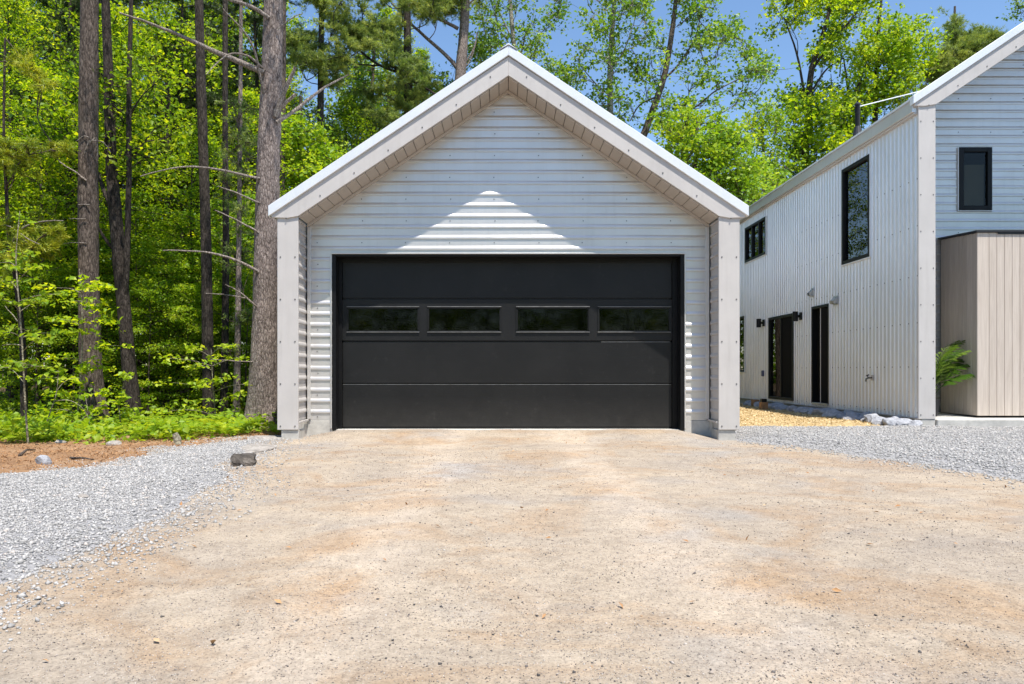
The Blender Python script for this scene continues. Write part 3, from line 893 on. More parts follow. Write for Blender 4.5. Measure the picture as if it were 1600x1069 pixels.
# ------------------------------------------------------------------ house
def house():
    YF, YW = 12.7, 14.15
    XS = 7.016
    cx = 11.3
    xi = 7.307
    H = thing('house', (cx, YF, 0), 'two storey metal clad house with gable front and ribbed side wall', 'house')
    YB = 26.5
    low = lambda x: 5.43+K*(cx-xi)-K*abs(x-cx)-K*0  # soffit line of the gable
    zs = low(cx)
    PROF_V = [(0, 0), (0.083, 0), (0.094, 0.019), (0.124, 0.019), (0.137, 0)]
    # openings of the side wall: y0, y1, z0, z1
    big = (14.38, 15.57, 3.12, 5.09)
    small = (20.07, 21.80, 4.05, 5.06)
    patio = (18.18, 19.87, 0.20, 2.33)
    door = (16.18, 17.09, 0.21, 2.385)
    lowwin = (21.85, 23.40, 0.90, 2.53)
    ops = [big, small, patio, door, lowwin]
    # foundation
    f = MB(); f.box(XS+0.05, xi, YF+0.01, YB, -0.3, 0.118); f.build('foundation', M['concrete'], H, 0.008)
    f = MB(); f.box(xi+0.01, 15.3, YW-0.01, YB-0.1, -0.3, 0.16); f.build('foundation', M['concrete'], H)
    # inner shell of the side wall with the openings left free
    b = siding(YF+0.04, YB, const(0.12), const(5.45), ops, lambda s, t, o: (XS+0.09, s, t), 50.0, [(0, 0), (50, 0)], 0)
    b.build('wall_backing', M['inner'], H)
    # ribbed sheets, 4 ribs each
    y = YF+0.045
    sc = MB()
    while y < YB-0.1:
        y1 = min(y+0.822, YB)
        m = siding(y, y1, const(0.14), const(5.30), ops, lambda s, t, o: (XS+0.03-o, s, t), 0.137, PROF_V, YF+0.045)
        build_split(m, 'siding_panel', M['side_siding'], H)
        y = y1
    y = YF+0.045+0.04
    while y < 18:
        for z in (0.22, 1.0, 1.75, 2.55, 3.4, 4.2):
            if not any(o[0]-0.06 < y < o[1]+0.06 and o[2]-0.06 < z < o[3]+0.06 for o in ops):
                screw_mb(sc, XS+0.03, y, z, 0.011, 'x')
        y += 0.274
    f = MB(); f.box(XS-0.004, XS+0.05, YF+0.04, YB, 0.119, 0.139); f.build('base_trim', M['trim'], H, 0.003)
    # eave
    f = MB(); f.box(6.93, XS+0.02, YF+0.04, YB, 5.315, 5.527); f.build('eave_fascia', M['siding'], H, 0.006)
    f = MB(); f.box(6.965, XS+0.035, YF+0.04, YB, 5.285, 5.314); f.build('eave_trim', M['trim'], H, 0.004)
    # corner posts
    for a, b2 in ((XS, xi), (2*cx-xi, 2*cx-XS)):
        f = MB(); f.box(a, b2, YF, YF+0.035, 0.118, 5.44); f.build('corner_post', M['trim'], H, 0.006)
        for k in range(9):
            for x in (a+0.04, b2-0.04): screw_mb(sc, x, YF, 0.19+k*0.62)
    f = MB(); f.box(xi-0.03, xi, YF+0.036, YW, 0.12, 5.44); f.build('recess_wall', M['siding'], H)
    f = MB(); f.box(2*cx-xi, 2*cx-XS, YF+0.036, YB, 0.12, 5.44); f.build('side_wall', M['siding'], H)
    f = MB(); f.prism([(XS+0.1, 0.12), (2*cx-xi-0.002, 0.12), (2*cx-xi-0.002, low(xi)), (cx, zs), (XS+0.1, low(xi))], YB-0.15, YB-0.003); f.build('back_wall', M['siding'], H)
    for sg in (-1, 1):
        xo = cx+sg*4.355; xin = cx+sg*(cx-xi)
        zt = lambda x: zs+0.27-K*abs(x-cx)
        poly = [(cx, zs+0.265), (xo, zt(xo)), (xo, 5.405), (cx+sg*4.2, 5.40), (xin, 5.43), (cx, zs+0.012)]
        if sg > 0: poly = poly[::-1]
        f = MB(); f.prism(poly, YF-0.022, YF+0.034); f.build('fascia', M['trim'], H, 0.004)
        x2 = cx+sg*4.395
        poly = [(cx, zs+0.41), (x2, zs+0.41-K*4.395), (x2, zs+0.263-K*4.395), (cx, zs+0.273)]
        if sg > 0: poly = poly[::-1]
        f = MB(); f.prism(poly, YF-0.05, YF+0.07); f.build('rake_trim', M['rake'], H, 0.006)
        poly = [(cx, zs+0.39), (x2, zs+0.39-K*4.395), (x2, zs+0.35-K*4.395), (cx, zs+0.35)]
        if sg > 0: poly = poly[::-1]
        f = MB(); f.prism(poly, YF+0.071, YB+0.1); f.build('roof', M['rake'], H)
        for k in range(9):
            x = cx+sg*(0.2+k*0.49)
            screw_mb(sc, x, YF-0.022, zs+0.07-K*abs(x-cx))
        poly = [(cx, zs-0.002), (xin, 5.428), (xin, 5.448), (cx, zs+0.018)]
        if sg > 0: poly = poly[::-1]
        f = MB(); f.prism(poly, YF+0.035, YW+0.1); f.build('soffit', M['soffit'], H)
    # gable siding
    gw = (3.95, 5.13, 8.56, 9.175)       # z0 z1 x0 x1
    z = 0.17; n = 0
    while z < zs-0.05:
        z1 = min(z+0.1577, zs-0.03)
        m = siding(z, z1, lambda s: max(xi+0.004, cx-(zs-0.02-s)/K), lambda s: min(2*cx-xi-0.004, cx+(zs-0.02-s)/K), [gw], lambda s, t, o: (t, YW-o, s), 0.1577, PROF_H, 0.17)
        build_split(m, 'siding_panel', M['siding'], H)
        if n % 4 == 1:
            x = xi+0.65
            while x < 12:
                if not (gw[0] < z < gw[1] and gw[2]-0.1 < x < gw[3]+0.1) and abs(x-cx) < (zs-z)/K-0.2: screw_mb(sc, x, YW, z+0.05)
                x += 0.61
        z = z1; n += 1
    b = siding(0.16, zs-0.02, lambda s: max(xi+0.004, cx-(zs-0.01-s)/K), lambda s: min(2*cx-xi-0.01, cx+(zs-0.01-s)/K), [gw], lambda s, t, o: (t, YW+0.06, s), 50.0, [(0, 0), (50, 0)])
    b.build('wall_backing', M['inner'], H)
    o = sc.build('screws', M['screw'], H); o['kind'] = 'stuff'
    # interior
    f = MB(); f.box(XS+0.1, 15.2, YW+0.1, YB-0.2, 0.161, 0.19); f.build('ground_floor', M['inner'], H)
    f = MB(); f.box(XS+0.1, 15.2, YW+0.1, YB-0.2, 2.70, 2.95); f.build('upper_floor', M['inner'], H)
    f = MB(); f.box(XS+0.1, 15.2, YW+0.1, YB-0.2, 5.40, 5.428); f.build('ceiling', M['inner'], H)
    f = MB(); f.box(10.4, 10.5, YW+0.1, YB-0.2, 0.191, 2.699); f.build('inside_wall', M['inner'], H)
    f = MB(); f.box(10.4, 10.5, YW+0.1, YB-0.2, 2.951, 5.399); f.build('inside_wall', M['inner'], H)
    # windows in the side wall
    def side_window(name, o, fr=0.06, mull=(), label=None, sill=True):
        y0, y1, z0, z1 = o
        Wn = bpy.data.objects.new(name, None); C.objects.link(Wn); Wn.parent = H
        if label: Wn['label'] = label
        xa, xb = XS-0.012, XS+0.10
        f = MB()
        f.box(xa, xb, y0, y0+fr, z0, z1); f.box(xa, xb, y1-fr, y1, z0, z1)
        f.box(xa+0.001, xb, y0+fr, y1-fr, z0, z0+fr); f.box(xa+0.001, xb, y0+fr, y1-fr, z1-fr, z1)
        for ym in mull: f.box(xa+0.01, xb-0.01, ym-0.03, ym+0.03, z0+fr, z1-fr)
        f.build('frame', M['black'], Wn, 0.004)
        ys = [y0+fr]+list(mull)+[y1-fr]
        for a, b3 in zip(ys, ys[1:]):
            f = MB(); f.box(XS+0.045, XS+0.053, a+0.005, b3-0.005, z0+fr-0.005, z1-fr+0.005); f.build('pane', M['glass'], Wn)
        if sill:
            f = MB(); f.box(XS-0.016, XS+0.028, y0-0.02, y1+0.02, z0-0.022, z0-0.001); f.build('sill', M['rake'], Wn, 0.003)
            f = MB(); f.box(XS-0.012, XS+0.028, y0-0.018, y0-0.001, z0, z1); f.build('edge_trim', M['rake'], Wn, 0.003)
        return Wn
    side_window('window', big, 0.075, label='tall black framed upper window in the ribbed side wall')
    side_window('window', small, 0.07, (20.65, 21.22), label='wide three light upper window near the far end of the side wall')
    side_window('window', lowwin, 0.06, label='ground floor window at the far end, half hidden by the garage')
    pd = side_window('patio_door', patio, 0.07, (19.0,), label='black framed sliding glass patio door', sill=False)
    f = MB(); f.box(XS+0.02, XS+0.03, patio[0]+0.075, 18.975, patio[2]+0.075, patio[3]-0.075); f.build('insect_screen', M['dull_black'], pd)
    # recessed entrance door
    y0, y1, z0, z1 = door
    D = bpy.data.objects.new('side_door', None); C.objects.link(D); D.parent = H
    D['label'] = 'dark side door set deep in a black frame'
    f = MB(); f.box(XS-0.012, XS+0.12, y0, y0+0.05, z0, z1); f.box(XS-0.012, XS+0.12, y1-0.05, y1, z0, z1); f.box(XS-0.011, XS+0.12, y0+0.05, y1-0.05, z1-0.06, z1)
    f.build('frame', M['black'], D, 0.004)
    f = MB(); f.box(XS-0.02, XS+0.12, y0+0.05, y1-0.05, z0-0.03, z0+0.012); f.build('threshold', M['steel'], D, 0.004)
    f = MB(); f.box(XS+0.10, XS+0.14, y0+0.051, y1-0.051, z0+0.013, z1-0.061); f.build('door_leaf', M['dull_black'], D, 0.004)
    f = MB(); f.box(XS+0.03, XS+0.05, y0+0.051, y0+0.49, z0+0.013, z1-0.061); f.build('screen_panel', M['dull_black'], D, 0.003)
    f = MB(); f.box(XS+0.022, XS+0.056, y0+0.491, y0+0.515, z0+0.013, z1-0.061); f.build('screen_edge', M['whiteline'], D, 0.003)
    f = MB(); f.box(XS+0.02, XS+0.05, YF+3.42, YF+3.46, z0, z1+0.02); f.box(XS-0.01, XS+0.03, y0-0.03, y0-0.001, z0-0.03, z1); f.build('edge_trim', M['side_siding'], D, 0.003)
    # gable window with blind
    z0, z1, x0, x1 = gw
    Wn = bpy.data.objects.new('window', None); C.objects.link(Wn); Wn.parent = H
    Wn['label'] = 'narrow black framed window in the gable front with a beige blind'
    f = MB(); t = 0.085
    f.box(x0, x0+t, YW-0.05, YW+0.08, z0, z1); f.box(x1-t, x1, YW-0.05, YW+0.08, z0, z1)
    f.box(x0+t, x1-t, YW-0.049, YW+0.08, z0, z0+t); f.box(x0+t, x1-t, YW-0.049, YW+0.08, z1-t, z1)
    f.build('frame', M['black'], Wn, 0.004)
    f = MB(); f.box(x0+t-0.004, x1-t+0.004, YW-0.012, YW-0.004, z0+t-0.004, z1-t+0.004); f.build('pane', M['clear_glass'], Wn)
    f = MB(); f.box(x0+t+0.01, x1-t-0.01, YW+0.05, YW+0.056, z0+t, z1-t-0.22); f.build('blind', M['blind'], Wn)
    f = MB(); f.box(x0-0.02, x1+0.02, YW-0.035, YW+0.01, z0-0.02, z0-0.001); f.box(x0-0.02, x0-0.001, YW-0.035, YW+0.01, z0, z1); f.build('sill', M['rake'], Wn, 0.003)
    # ceiling bulb seen through the tall window
    f = MB(); p = P(1353, 265, 14.55); bx, by, bz = 7.38, 15.3, 5.03
    L_ = bpy.data.objects.new('ceiling_lamp', None); C.objects.link(L_); L_.parent = H
    f = MB(); f.tube([(bx, by, 5.398), (bx, by, bz+0.04)], [0.008, 0.008], 6); f.build('cord', M['black'], L_)
    f = MB(); f.tube([(bx, by, bz+0.05), (bx, by, bz+0.03), (bx, by, bz), (bx, by, bz-0.03), (bx, by, bz-0.045)], [0.012, 0.034, 0.045, 0.034, 0.012], 10)
    mb_, nt, N, L, B = new_mat('lit_bulb')
    B.inputs['Emission Color'].default_value = (1.0, 0.72, 0.38, 1); B.inputs['Emission Strength'].default_value = 6.0
    f.build('bulb', mb_, L_, smooth=True)
    # wall lamps (on the wall facing -X)
    for y in (20.25, 17.72):
        w = bpy.data.objects.new('wall_lamp', None); C.objects.link(w); w.parent = H
        f = MB(); f.box(XS-0.02, XS+0.01, y-0.055, y+0.055, 2.13, 2.31); f.build('back_plate', M['black'], w, 0.004)
        f = MB(); f.box(XS-0.07, XS-0.021, y-0.03, y+0.03, 2.19, 2.25); f.build('arm', M['black'], w, 0.004)
        f = MB(); f.tube([(XS-0.13, y, 2.10), (XS-0.13, y, 2.33)], [0.062, 0.062], 16); f.build('lamp_shade', M['black'], w, 0.004)
    # power outlet
    f = MB(); f.box(XS-0.045, XS+0.01, 20.22, 20.33, 0.78, 0.94); o = f.build('outlet_cover', M['blue_plastic'], H, 0.012, seg=2)
    # vent hoods
    def hood(y, z, w, h, flap):
        v = bpy.data.objects.new('vent_hood', None); C.objects.link(v); v.parent = H
        f = MB(); f.box(XS-0.004, XS+0.006, y-w*0.62, y+w*0.62, z-h*0.62, z+h*0.62); f.build('flange', M['steel'], v, 0.003)
        f = MB(); n = len(f.v)
        d = 0.10
        A = [(XS-0.005, y-w/2, z+h/2), (XS-0.005, y+w/2, z+h/2), (XS-d, y+w/2, z-h*0.1), (XS-d, y-w/2, z-h*0.1), (XS-0.005, y-w/2, z-h/2), (XS-0.005, y+w/2, z-h/2), (XS-d*0.85, y+w/2, z-h/2), (XS-d*0.85, y-w/2, z-h/2)]
        f.v += A; f.f += [(0, 1, 2, 3), (0, 3, 7, 4), (1, 5, 6, 2)]
        if flap: f.f.append((3, 2, 6, 7))
        f.build('cowl', M['steel'], v)
        for k in range(3):
            f = MB(); zz = z-h*0.4+k*h*0.2; f.box(XS-0.09+k*0.015, XS-0.02, y-w/2+0.01, y+w/2-0.01, zz, zz+0.008); f.build('louvre', M['steel'], v)
    hood(17.05, 2.71, 0.12, 0.16, False)
    hood(15.85, 2.42, 0.18, 0.15, True)
    # hose tap
    t = bpy.data.objects.new('hose_tap', None); C.objects.link(t); t.parent = H
    y, z = 14.3, 0.80
    f = MB(); f.box(XS-0.002, XS+0.01, y-0.05, y+0.05, z-0.05, z+0.05); f.build('wall_plate', M['trim'], t, 0.003)
    f = MB(); f.tube([(XS, y, z), (XS-0.07, y, z), (XS-0.11, y, z-0.02), (XS-0.12, y, z-0.07)], [0.014, 0.016, 0.016, 0.017], 8); f.build('spout', M['brass'], t, smooth=True)
    f = MB(); f.tube([(XS-0.075, y, z), (XS-0.085, y, z+0.045)], [0.007, 0.007], 6); f.tube([(XS-0.083, y, z+0.042), (XS-0.088, y, z+0.052)], [0.032, 0.032], 10); f.build('tap_handle', M['black'], t)
    # stove pipe on the roof with its brace
    px_, py_ = 8.0, 16.97
    zr = zs+0.39-K*(cx-px_)
    sp = bpy.data.objects.new('stove_pipe', None); C.objects.link(sp); sp.parent = H
    f = MB(); f.tube([(px_, py_, zr-0.1), (px_, py_, 6.93)], [0.052, 0.052], 14); f.build('pipe', M['black'], sp)
    f = MB(); f.tube([(px_, py_, 6.93), (px_, py_, 6.96), (px_, py_, 6.99)], [0.068, 0.068, 0.03], 14); f.build('cap', M['dark_roof'], sp)
    f = MB(); f.tube([(px_, py_, zr-0.1), (px_, py_, zr+0.16)], [0.12, 0.062], 14); f.build('flashing', M['dark_roof'], sp)
    f = MB(); f.tube([(px_+0.04, py_, 6.90), (10.0, 18.0, zs+0.40-K*1.3)], [0.012, 0.012], 6); f.build('brace_rod', M['rake'], sp)
    # clad entry volume standing in the recess
    E = bpy.data.objects.new('entry_enclosure', None); C.objects.link(E); E.parent = H
    E['label'] = 'entry enclosure clad in pale vertical boards under a thin dark roof'
    ex, ey = 8.198, 13.0
    w = 0.133
    zt = 3.33; zb = 0.158
    f = MB(); f.box(ex+0.02, 13.6, ey+0.025, YW-0.03, zb+0.01, zt-0.02); f.build('enclosure_core', M['dark_roof'], E)
    x = ex
    k = 0
    while x < 13.6:
        ww = w*1.55 if k == 0 else w
        f = MB(); f.box(x+0.002, x+ww-0.003, ey, ey+0.022, zb, zt-0.005); f.build('board', M['cladding'], E, 0.003)
        x += ww; k += 1
    y = ey+0.0225
    while y < YW-0.12:
        top = zt+0.06*(y-ey)
        f = MB(); f.box(ex, ex+0.0195, y+0.002, y+w-0.003, zb, top-0.005); f.build('board', M['cladding'], E, 0.003)
        y += w
    f = MB(); n = 0
    A = [(ex-0.03, ey-0.03, zt), (13.7, ey-0.03, zt), (13.7, YW-0.025, zt+0.07), (ex-0.03, YW-0.025, zt+0.07)]
    f.v += A+[(a, b3, c+0.03) for a, b3, c in A]
    f.f += [(0, 3, 2, 1), (4, 5, 6, 7), (0, 1, 5, 4), (1, 2, 6, 5), (2, 3, 7, 6), (3, 0, 4, 7)]
    f.build('enclosure_roof', M['dark_roof'], E)
    f = MB(); f.box(ex+0.35, 13.6, ey-0.012, ey-0.001, zt-0.035, zt-0.001); f.build('drip_edge', M['dark_roof'], E)
    return H
house()

# porch slab
f = MB(); n = 0
A = [(7.318, 12.66, -0.2), (15.2, 12.66, -0.2), (15.2, 14.13, -0.2), (7.318, 14.13, -0.2), (7.318, 12.66, 0.112), (15.2, 12.66, 0.112), (15.2, 14.13, 0.152), (7.318, 14.13, 0.152)]
f.v += A; f.f += [(0, 3, 2, 1), (4, 5, 6, 7), (0, 1, 5, 4), (1, 2, 6, 5), (2, 3, 7, 6), (3, 0, 4, 7)]
tag(f.build('porch_slab', M['concrete'], None, 0.01), kind='structure')

# ------------------------------------------------------------------ stones and small things
def rock_mesh(name, sx, sy, sz, seed, sub=3, rough=0.25, flat=0.0):
    bm = bmesh.new()
    bmesh.ops.create_icosphere(bm, subdivisions=sub, radius=1.0)
    r = np.random.default_rng(seed)
    planes = unit(r.normal(size=(9, 3)))
    dist = r.uniform(0.55, 0.9, 9)
    for v in bm.verts:
        p = np.array(v.co)
        for n_, d_ in zip(planes, dist):
            e = p @ n_-d_
            if e > 0: p = p-n_*e*0.9
        p = p*(1+rough*0.3*(fbm(np.array([p[0]*3+p[2]]), np.array([p[1]*3-p[2]]), 1.0, seed)[0]))
        v.co = (p[0]*sx, p[1]*sy, max(p[2], -0.6)*sz)
    me = bpy.data.meshes.new(name); bm.to_mesh(me); bm.free()
    return me

def rock(name, loc, s, seed, mat, label, group=None, rz=0, cat='rock'):
    o = link(name, rock_mesh(name, *s, seed), M[mat])
    o.location = loc; o.rotation_euler = (0, 0, rz)
    return tag(o, label, cat, group)

def gp(px, py, h=0.0):
    """ground point seen at a photo pixel"""
    Y = (CAM_Z-h)*FPX/(py-VY)
    return Vector(((px-VX)*Y/FPX, Y, h))
def block_mesh(name, sx, sy, sz, seed):
    bm = bmesh.new(); bmesh.ops.create_cube(bm, size=1.0)
    bmesh.ops.subdivide_edges(bm, edges=bm.edges[:], cuts=5, use_grid_fill=True)
    r = np.random.default_rng(seed)
    for v in bm.verts:
        p = np.array(v.co)
        a = fbm(np.array([p[0]*4+p[2]*3+9]), np.array([p[1]*4-p[2]*2+7]), 1.0, seed)[0]
        b = fbm(np.array([p[2]*5+p[1]+3]), np.array([p[0]*5+5]), 1.0, seed+3)[0]
        p = p*(1-0.16*max(0, abs(p[0])*2-0.6))
        p[0] += 0.28*b; p[1] += 0.30*a+0.12*p[2]; p[2] += 0.22*(a+b)*(1 if p[2] > 0 else 0.3)-0.10*p[0]
        v.co = (p[0]*sx, p[1]*sy, p[2]*sz)
    me = bpy.data.meshes.new(name); bm.to_mesh(me); bm.free()
    return me
o = link('flat_rock', block_mesh('flat_rock', 0.25, 0.26, 0.13, 5), M['dark_rock'])
o.location = gp(376, 728, -0.02)+Vector((-0.01, 0.13, 0.035)); o.rotation_euler = (0, 0, 0.25)
tag(o, 'flat topped grey rock with dark broken face at gravel edge', 'rock')
rock('flat_rock', gp(405, 703, -0.02)+Vector((-0.08, 0.10, 0.0)), (0.24, 0.40, 0.05), 5, 'rock', 'low pale slab lying behind the dark faced rock', cat='rock')
rock('flat_rock', gp(415, 688, -0.02)+Vector((-0.05, 0.1, 0.01)), (0.30, 0.16, 0.06), 8, 'rock', 'thin weathered stone slab at the foot of the left garage post', cat='rock')
rock('stone', gp(65, 727, -0.02)+Vector((0, 0.03, 0.03)), (0.085, 0.07, 0.075), 12, 'blue_rock', 'pale grey stone alone on the brown needle litter', cat='stone')
rock('stone', gp(92, 694, -0.02)+Vector((0, 0.03, 0.02)), (0.09, 0.06, 0.045), 14, 'rock', 'low whitish stone at fern edge beside pale sapling', cat='stone')
rock('stone', gp(177, 697, -0.02)+Vector((0, 0.03, 0.02)), (0.11, 0.07, 0.05), 16, 'rock', 'grey stone half hidden by ferns below scaly pine trunk', cat='stone')
rock('stone', gp(129, 782, -0.02)+Vector((0, 0.0, 0.02)), (0.045, 0.04, 0.03), 17, 'pebbles' if False else 'rock', 'small tan stone on the grey gravel strip', cat='stone')
# pale stump by the ferns
b = gp(278, 697, -0.03)
m = MB(); m.tube([b, b+Vector((-0.02, 0.02, 0.10)), b+Vector((-0.05, 0.02, 0.16))], [0.055, 0.045, 0.035], 9)
tag(m.build('wood_stub', M['sapling_bark'], smooth=False), 'short pale cut stub of wood leaning at the fern edge', 'stump')
# fallen sticks
def stick(pts, r, label):
    m = MB(); m.tube(pts, [r*(1-0.6*i/(len(pts)-1)) for i in range(len(pts))], 6)
    return tag(m.build('stick', M['mid_bark'], smooth=True), label, 'stick')
stick([gp(110, 716)+Vector((0, 0, .0)), gp(128, 717)+Vector((0, 0, .01)), gp(146, 718)], 0.016, 'short fallen stick on needle litter close to gravel')
stick([gp(30, 712), gp(42, 707)+Vector((0, 0, .03)), gp(55, 703)], 0.018, 'crooked dark stick on needle litter left of lone stone')

# rubble along the house wall
RUB = [rock_mesh('rubble', 0.16, 0.14, 0.10, 30+i, 2) for i in range(6)]
i = 0
def rubble(x, y, s, z=0.05):
    global i
    me = RUB[i % 6]
    o = bpy.data.objects.new('stone', me); C.objects.link(o)
    if not me.materials: me.materials.append(M['blue_rock'])
    o.location = (x, y, z); o.rotation_euler = (rnd.uniform(-.25, .25), rnd.uniform(-.25, .25), rnd.uniform(0, 6.28))
    o.scale = (s, s*rnd.uniform(0.8, 1.2), s*rnd.uniform(0.7, 1.1))
    if y < 13.6: tag(o, 'pale sunlit rubble stone by the near corner of house', 'stone', 'rubble along the house wall')
    else: tag(o, 'blue grey rubble stone in the shade against house foundation', 'stone', 'rubble along the house wall')
    i += 1
y = 12.75
while y < 20.2:
    for k in range(2):
        rubble(6.86-k*0.24-rnd.uniform(0, 0.12), y+rnd.uniform(-0.1, 0.1), rnd.uniform(0.65, 1.55), 0.045-0.008*k)
    y += 0.30
for px_, py_ in ((1372, 662), (1392, 661), (1408, 664), (1430, 665), (1352, 656)):
    p = gp(px_, py_, 0.03); rubble(p.x, p.y, rnd.uniform(0.7, 1.0), 0.05)
# wooden post light by the patio door
def post_light(px_, Y, label, cap):
    T = thing('post_light', ((px_-VX)*Y/FPX, Y, 0.02), label, 'garden light')
    x, y, z = T.location
    f = MB(); f.box(x-0.08, x+0.08, y-0.08, y+0.08, 0.0, 0.20); f.build('post', M['chipwood'], T, 0.006)
    if cap:
        f = MB(); f.box(x-0.06, x+0.06, y-0.06, y+0.06, 0.20, 0.28); f.build('lamp_cap', M['black'], T, 0.006)
M['chipwood'] = paint('brown_post_wood', (0.30, 0.17, 0.08), 0.8, 0.0, 0.2, 12, 0.3, 30)
post_light(1193, 17.6, 'short brown wooden post with black lamp cap by the rubble', True)
post_light(1180, 19.2, 'plain low brown timber block beyond the capped post', False)

# potted palm
def palm():
    px_, Y = 1472, 13.35
    x, y, z = 7.60, Y, 0.135
    T = thing('potted_palm', (x, y, z), 'feathery green potted palm behind the house corner post', 'potted plant')
    f = MB(); f.tube([(x, y, z), (x, y, z+0.02), (x, y, z+0.28), (x, y, z+0.30)], [0.10, 0.105, 0.14, 0.145], 16); f.build('pot', M['pot'], T)
    r = random.Random(4)
    for k in range(13):
        az = -1.5+3.0*((k*0.618) % 1.0); L0 = r.uniform(0.7, 1.15); el = r.uniform(1.15, 1.5)
        if k == 0: az, el, L0 = 0.05, 1.5, 1.25
        if k == 1: az, el, L0 = 0.25, 1.2, 1.15
        if k == 2: az, el, L0 = -0.35, 1.0, 0.85
        if k == 3: az, el, L0 = 0.3, 1.5, 1.25
        if k > 9: az, L0, el = 3.1+r.uniform(-.6, .6), 0.45, 1.5
        pts = []; p = Vector((x, y, z+0.3)); e = el
        for q in range(9):
            pts.append(p.copy())
            p = p+Vector((math.cos(az)*math.cos(e), math.sin(az)*math.cos(e), math.sin(e)))*(L0/8)
            e -= 0.06+0.032*q
        Vs, Fs, n = [], [], 0
        V, F = tube_np(pts, [0.008*(1-i/10) for i in range(9)], 4)
        tri = np.concatenate([F[:, [0, 1, 2]], F[:, [0, 2, 3]]]); Vs.append(V); Fs.append(tri); n = len(V)
        P_ = np.array([tuple(q) for q in pts])
        for s in np.linspace(0.3, 1.0, 19):
            f_ = s*8; i0 = min(7, int(f_)); c = P_[i0]+(P_[i0+1]-P_[i0])*(f_-i0)
            t = unit(P_[i0+1]-P_[i0]); sd = unit(np.cross(t, [0, 0, 1.0]))
            ll = 0.20*math.sin(min(1, s*1.05)*2.6+0.35)+0.07
            for sg in (-1, 1):
                d = unit(sd*sg*0.75+t*0.8+np.array([0, 0, -0.25+r.uniform(-.15, .15)]))
                wv = np.cross(d, [0, 0, 1.0])*0.011
                a, b2, m_ = c, c+d*ll+np.array([0, 0, -0.06*ll/0.3]), c+d*ll*0.5+np.array([0, 0, 0.012])
                Vs.append(np.array([a, m_+wv, b2, m_-wv])); Fs.append(np.array([[0, 1, 2], [0, 2, 3]])+n); n += 4
        V = np.concatenate(Vs)-np.array([x, y, z]); F = np.concatenate(Fs)
        link('frond', np_mesh('frond', V, F, np.full(len(V), r.random())), M['palm'], T)
palm()

# ------------------------------------------------------------------ vegetation
def smooth_path(pts, n):
    P_ = np.array([tuple(p) for p in pts], float); k = len(P_)
    t = np.linspace(0, k-1, n)
    out = []
    for u in t:
        i = min(int(u), k-2); f = u-i
        p0 = P_[max(i-1, 0)]; p1 = P_[i]; p2 = P_[i+1]; p3 = P_[min(i+2, k-1)]
        out.append(0.5*((2*p1)+(-p0+p2)*f+(2*p0-5*p1+4*p2-p3)*f*f+(-p0+3*p1-3*p2+p3)*f**3))
    return np.array(out)

def bark_trunk(name, path, radii, mat, parent, sides=28, rings=90, rough=0.09, seed=1):
    """trunk with ridged bark relief; path world points"""
    pts = smooth_path(path, rings); rad = np.interp(np.linspace(0, len(radii)-1, rings), range(len(radii)), radii)
    V, F = tube_np(pts, rad, sides)
    V = V.reshape(rings, sides, 3)
    c = pts[:, None, :]
    a = np.broadcast_to(np.linspace(0, 1, sides, endpoint=False)[None]*16, (rings, sides))
    h = np.broadcast_to((pts[:, 2]*1.6)[:, None], (rings, sides))
    rid = np.abs(fbm(a, h, 1.0, seed, 3))*2.2+fbm(a*2.2, h*5, 1.0, seed+5, 2)*0.8
    V = c+(V-c)*(1+rough*(rid-0.3))[..., None]
    org = origin(parent)
    me = np_mesh(name, V.reshape(-1, 3)-np.array(org), F, smooth=False)
    return link(name, me, M[mat], parent)

def px_path(lst, Y):
    return [P(a, b, Y) for a, b, _ in lst], [w*0.5*Y/FPX for _, _, w in lst]

def add_branch(parent, pts, radii, mat, name='branch'):
    org = origin(parent)
    n = max(6, len(pts)*4)
    q = smooth_path(pts, n)
    q = q+np.cumsum(rng.normal(size=q.shape)*0.004, axis=0)
    rad = np.interp(np.linspace(0, len(radii)-1, n), range(len(radii)), radii)
    V, F = tube_np(q, rad, 7)
    return link(name, np_mesh(name, V-np.array(org), F, smooth=True), M[mat], parent)

def big_trunk(name, label, lst, Y, mat, sides=24, rough=0.09, seed=1, up=None, group=None, rings=90):
    pts, rad = px_path(lst, Y)
    base = pts[-1]
    T = thing(name, (base.x, base.y, -0.06), label, 'tree', group)
    bark_trunk('trunk', pts, rad, mat, T, sides, rings, rough, seed)
    return T

def poly_points(poly, n, seed):
    r = np.random.default_rng(seed)
    xs = [p[0] for p in poly]; ys = [p[1] for p in poly]
    out = []
    while len(out) < n:
        X = r.uniform(min(xs), max(xs), 400); Y = r.uniform(min(ys), max(ys), 400)
        k = sdist(X, Y, poly) > 0
        out += list(zip(X[k], Y[k]))
    return out[:n]

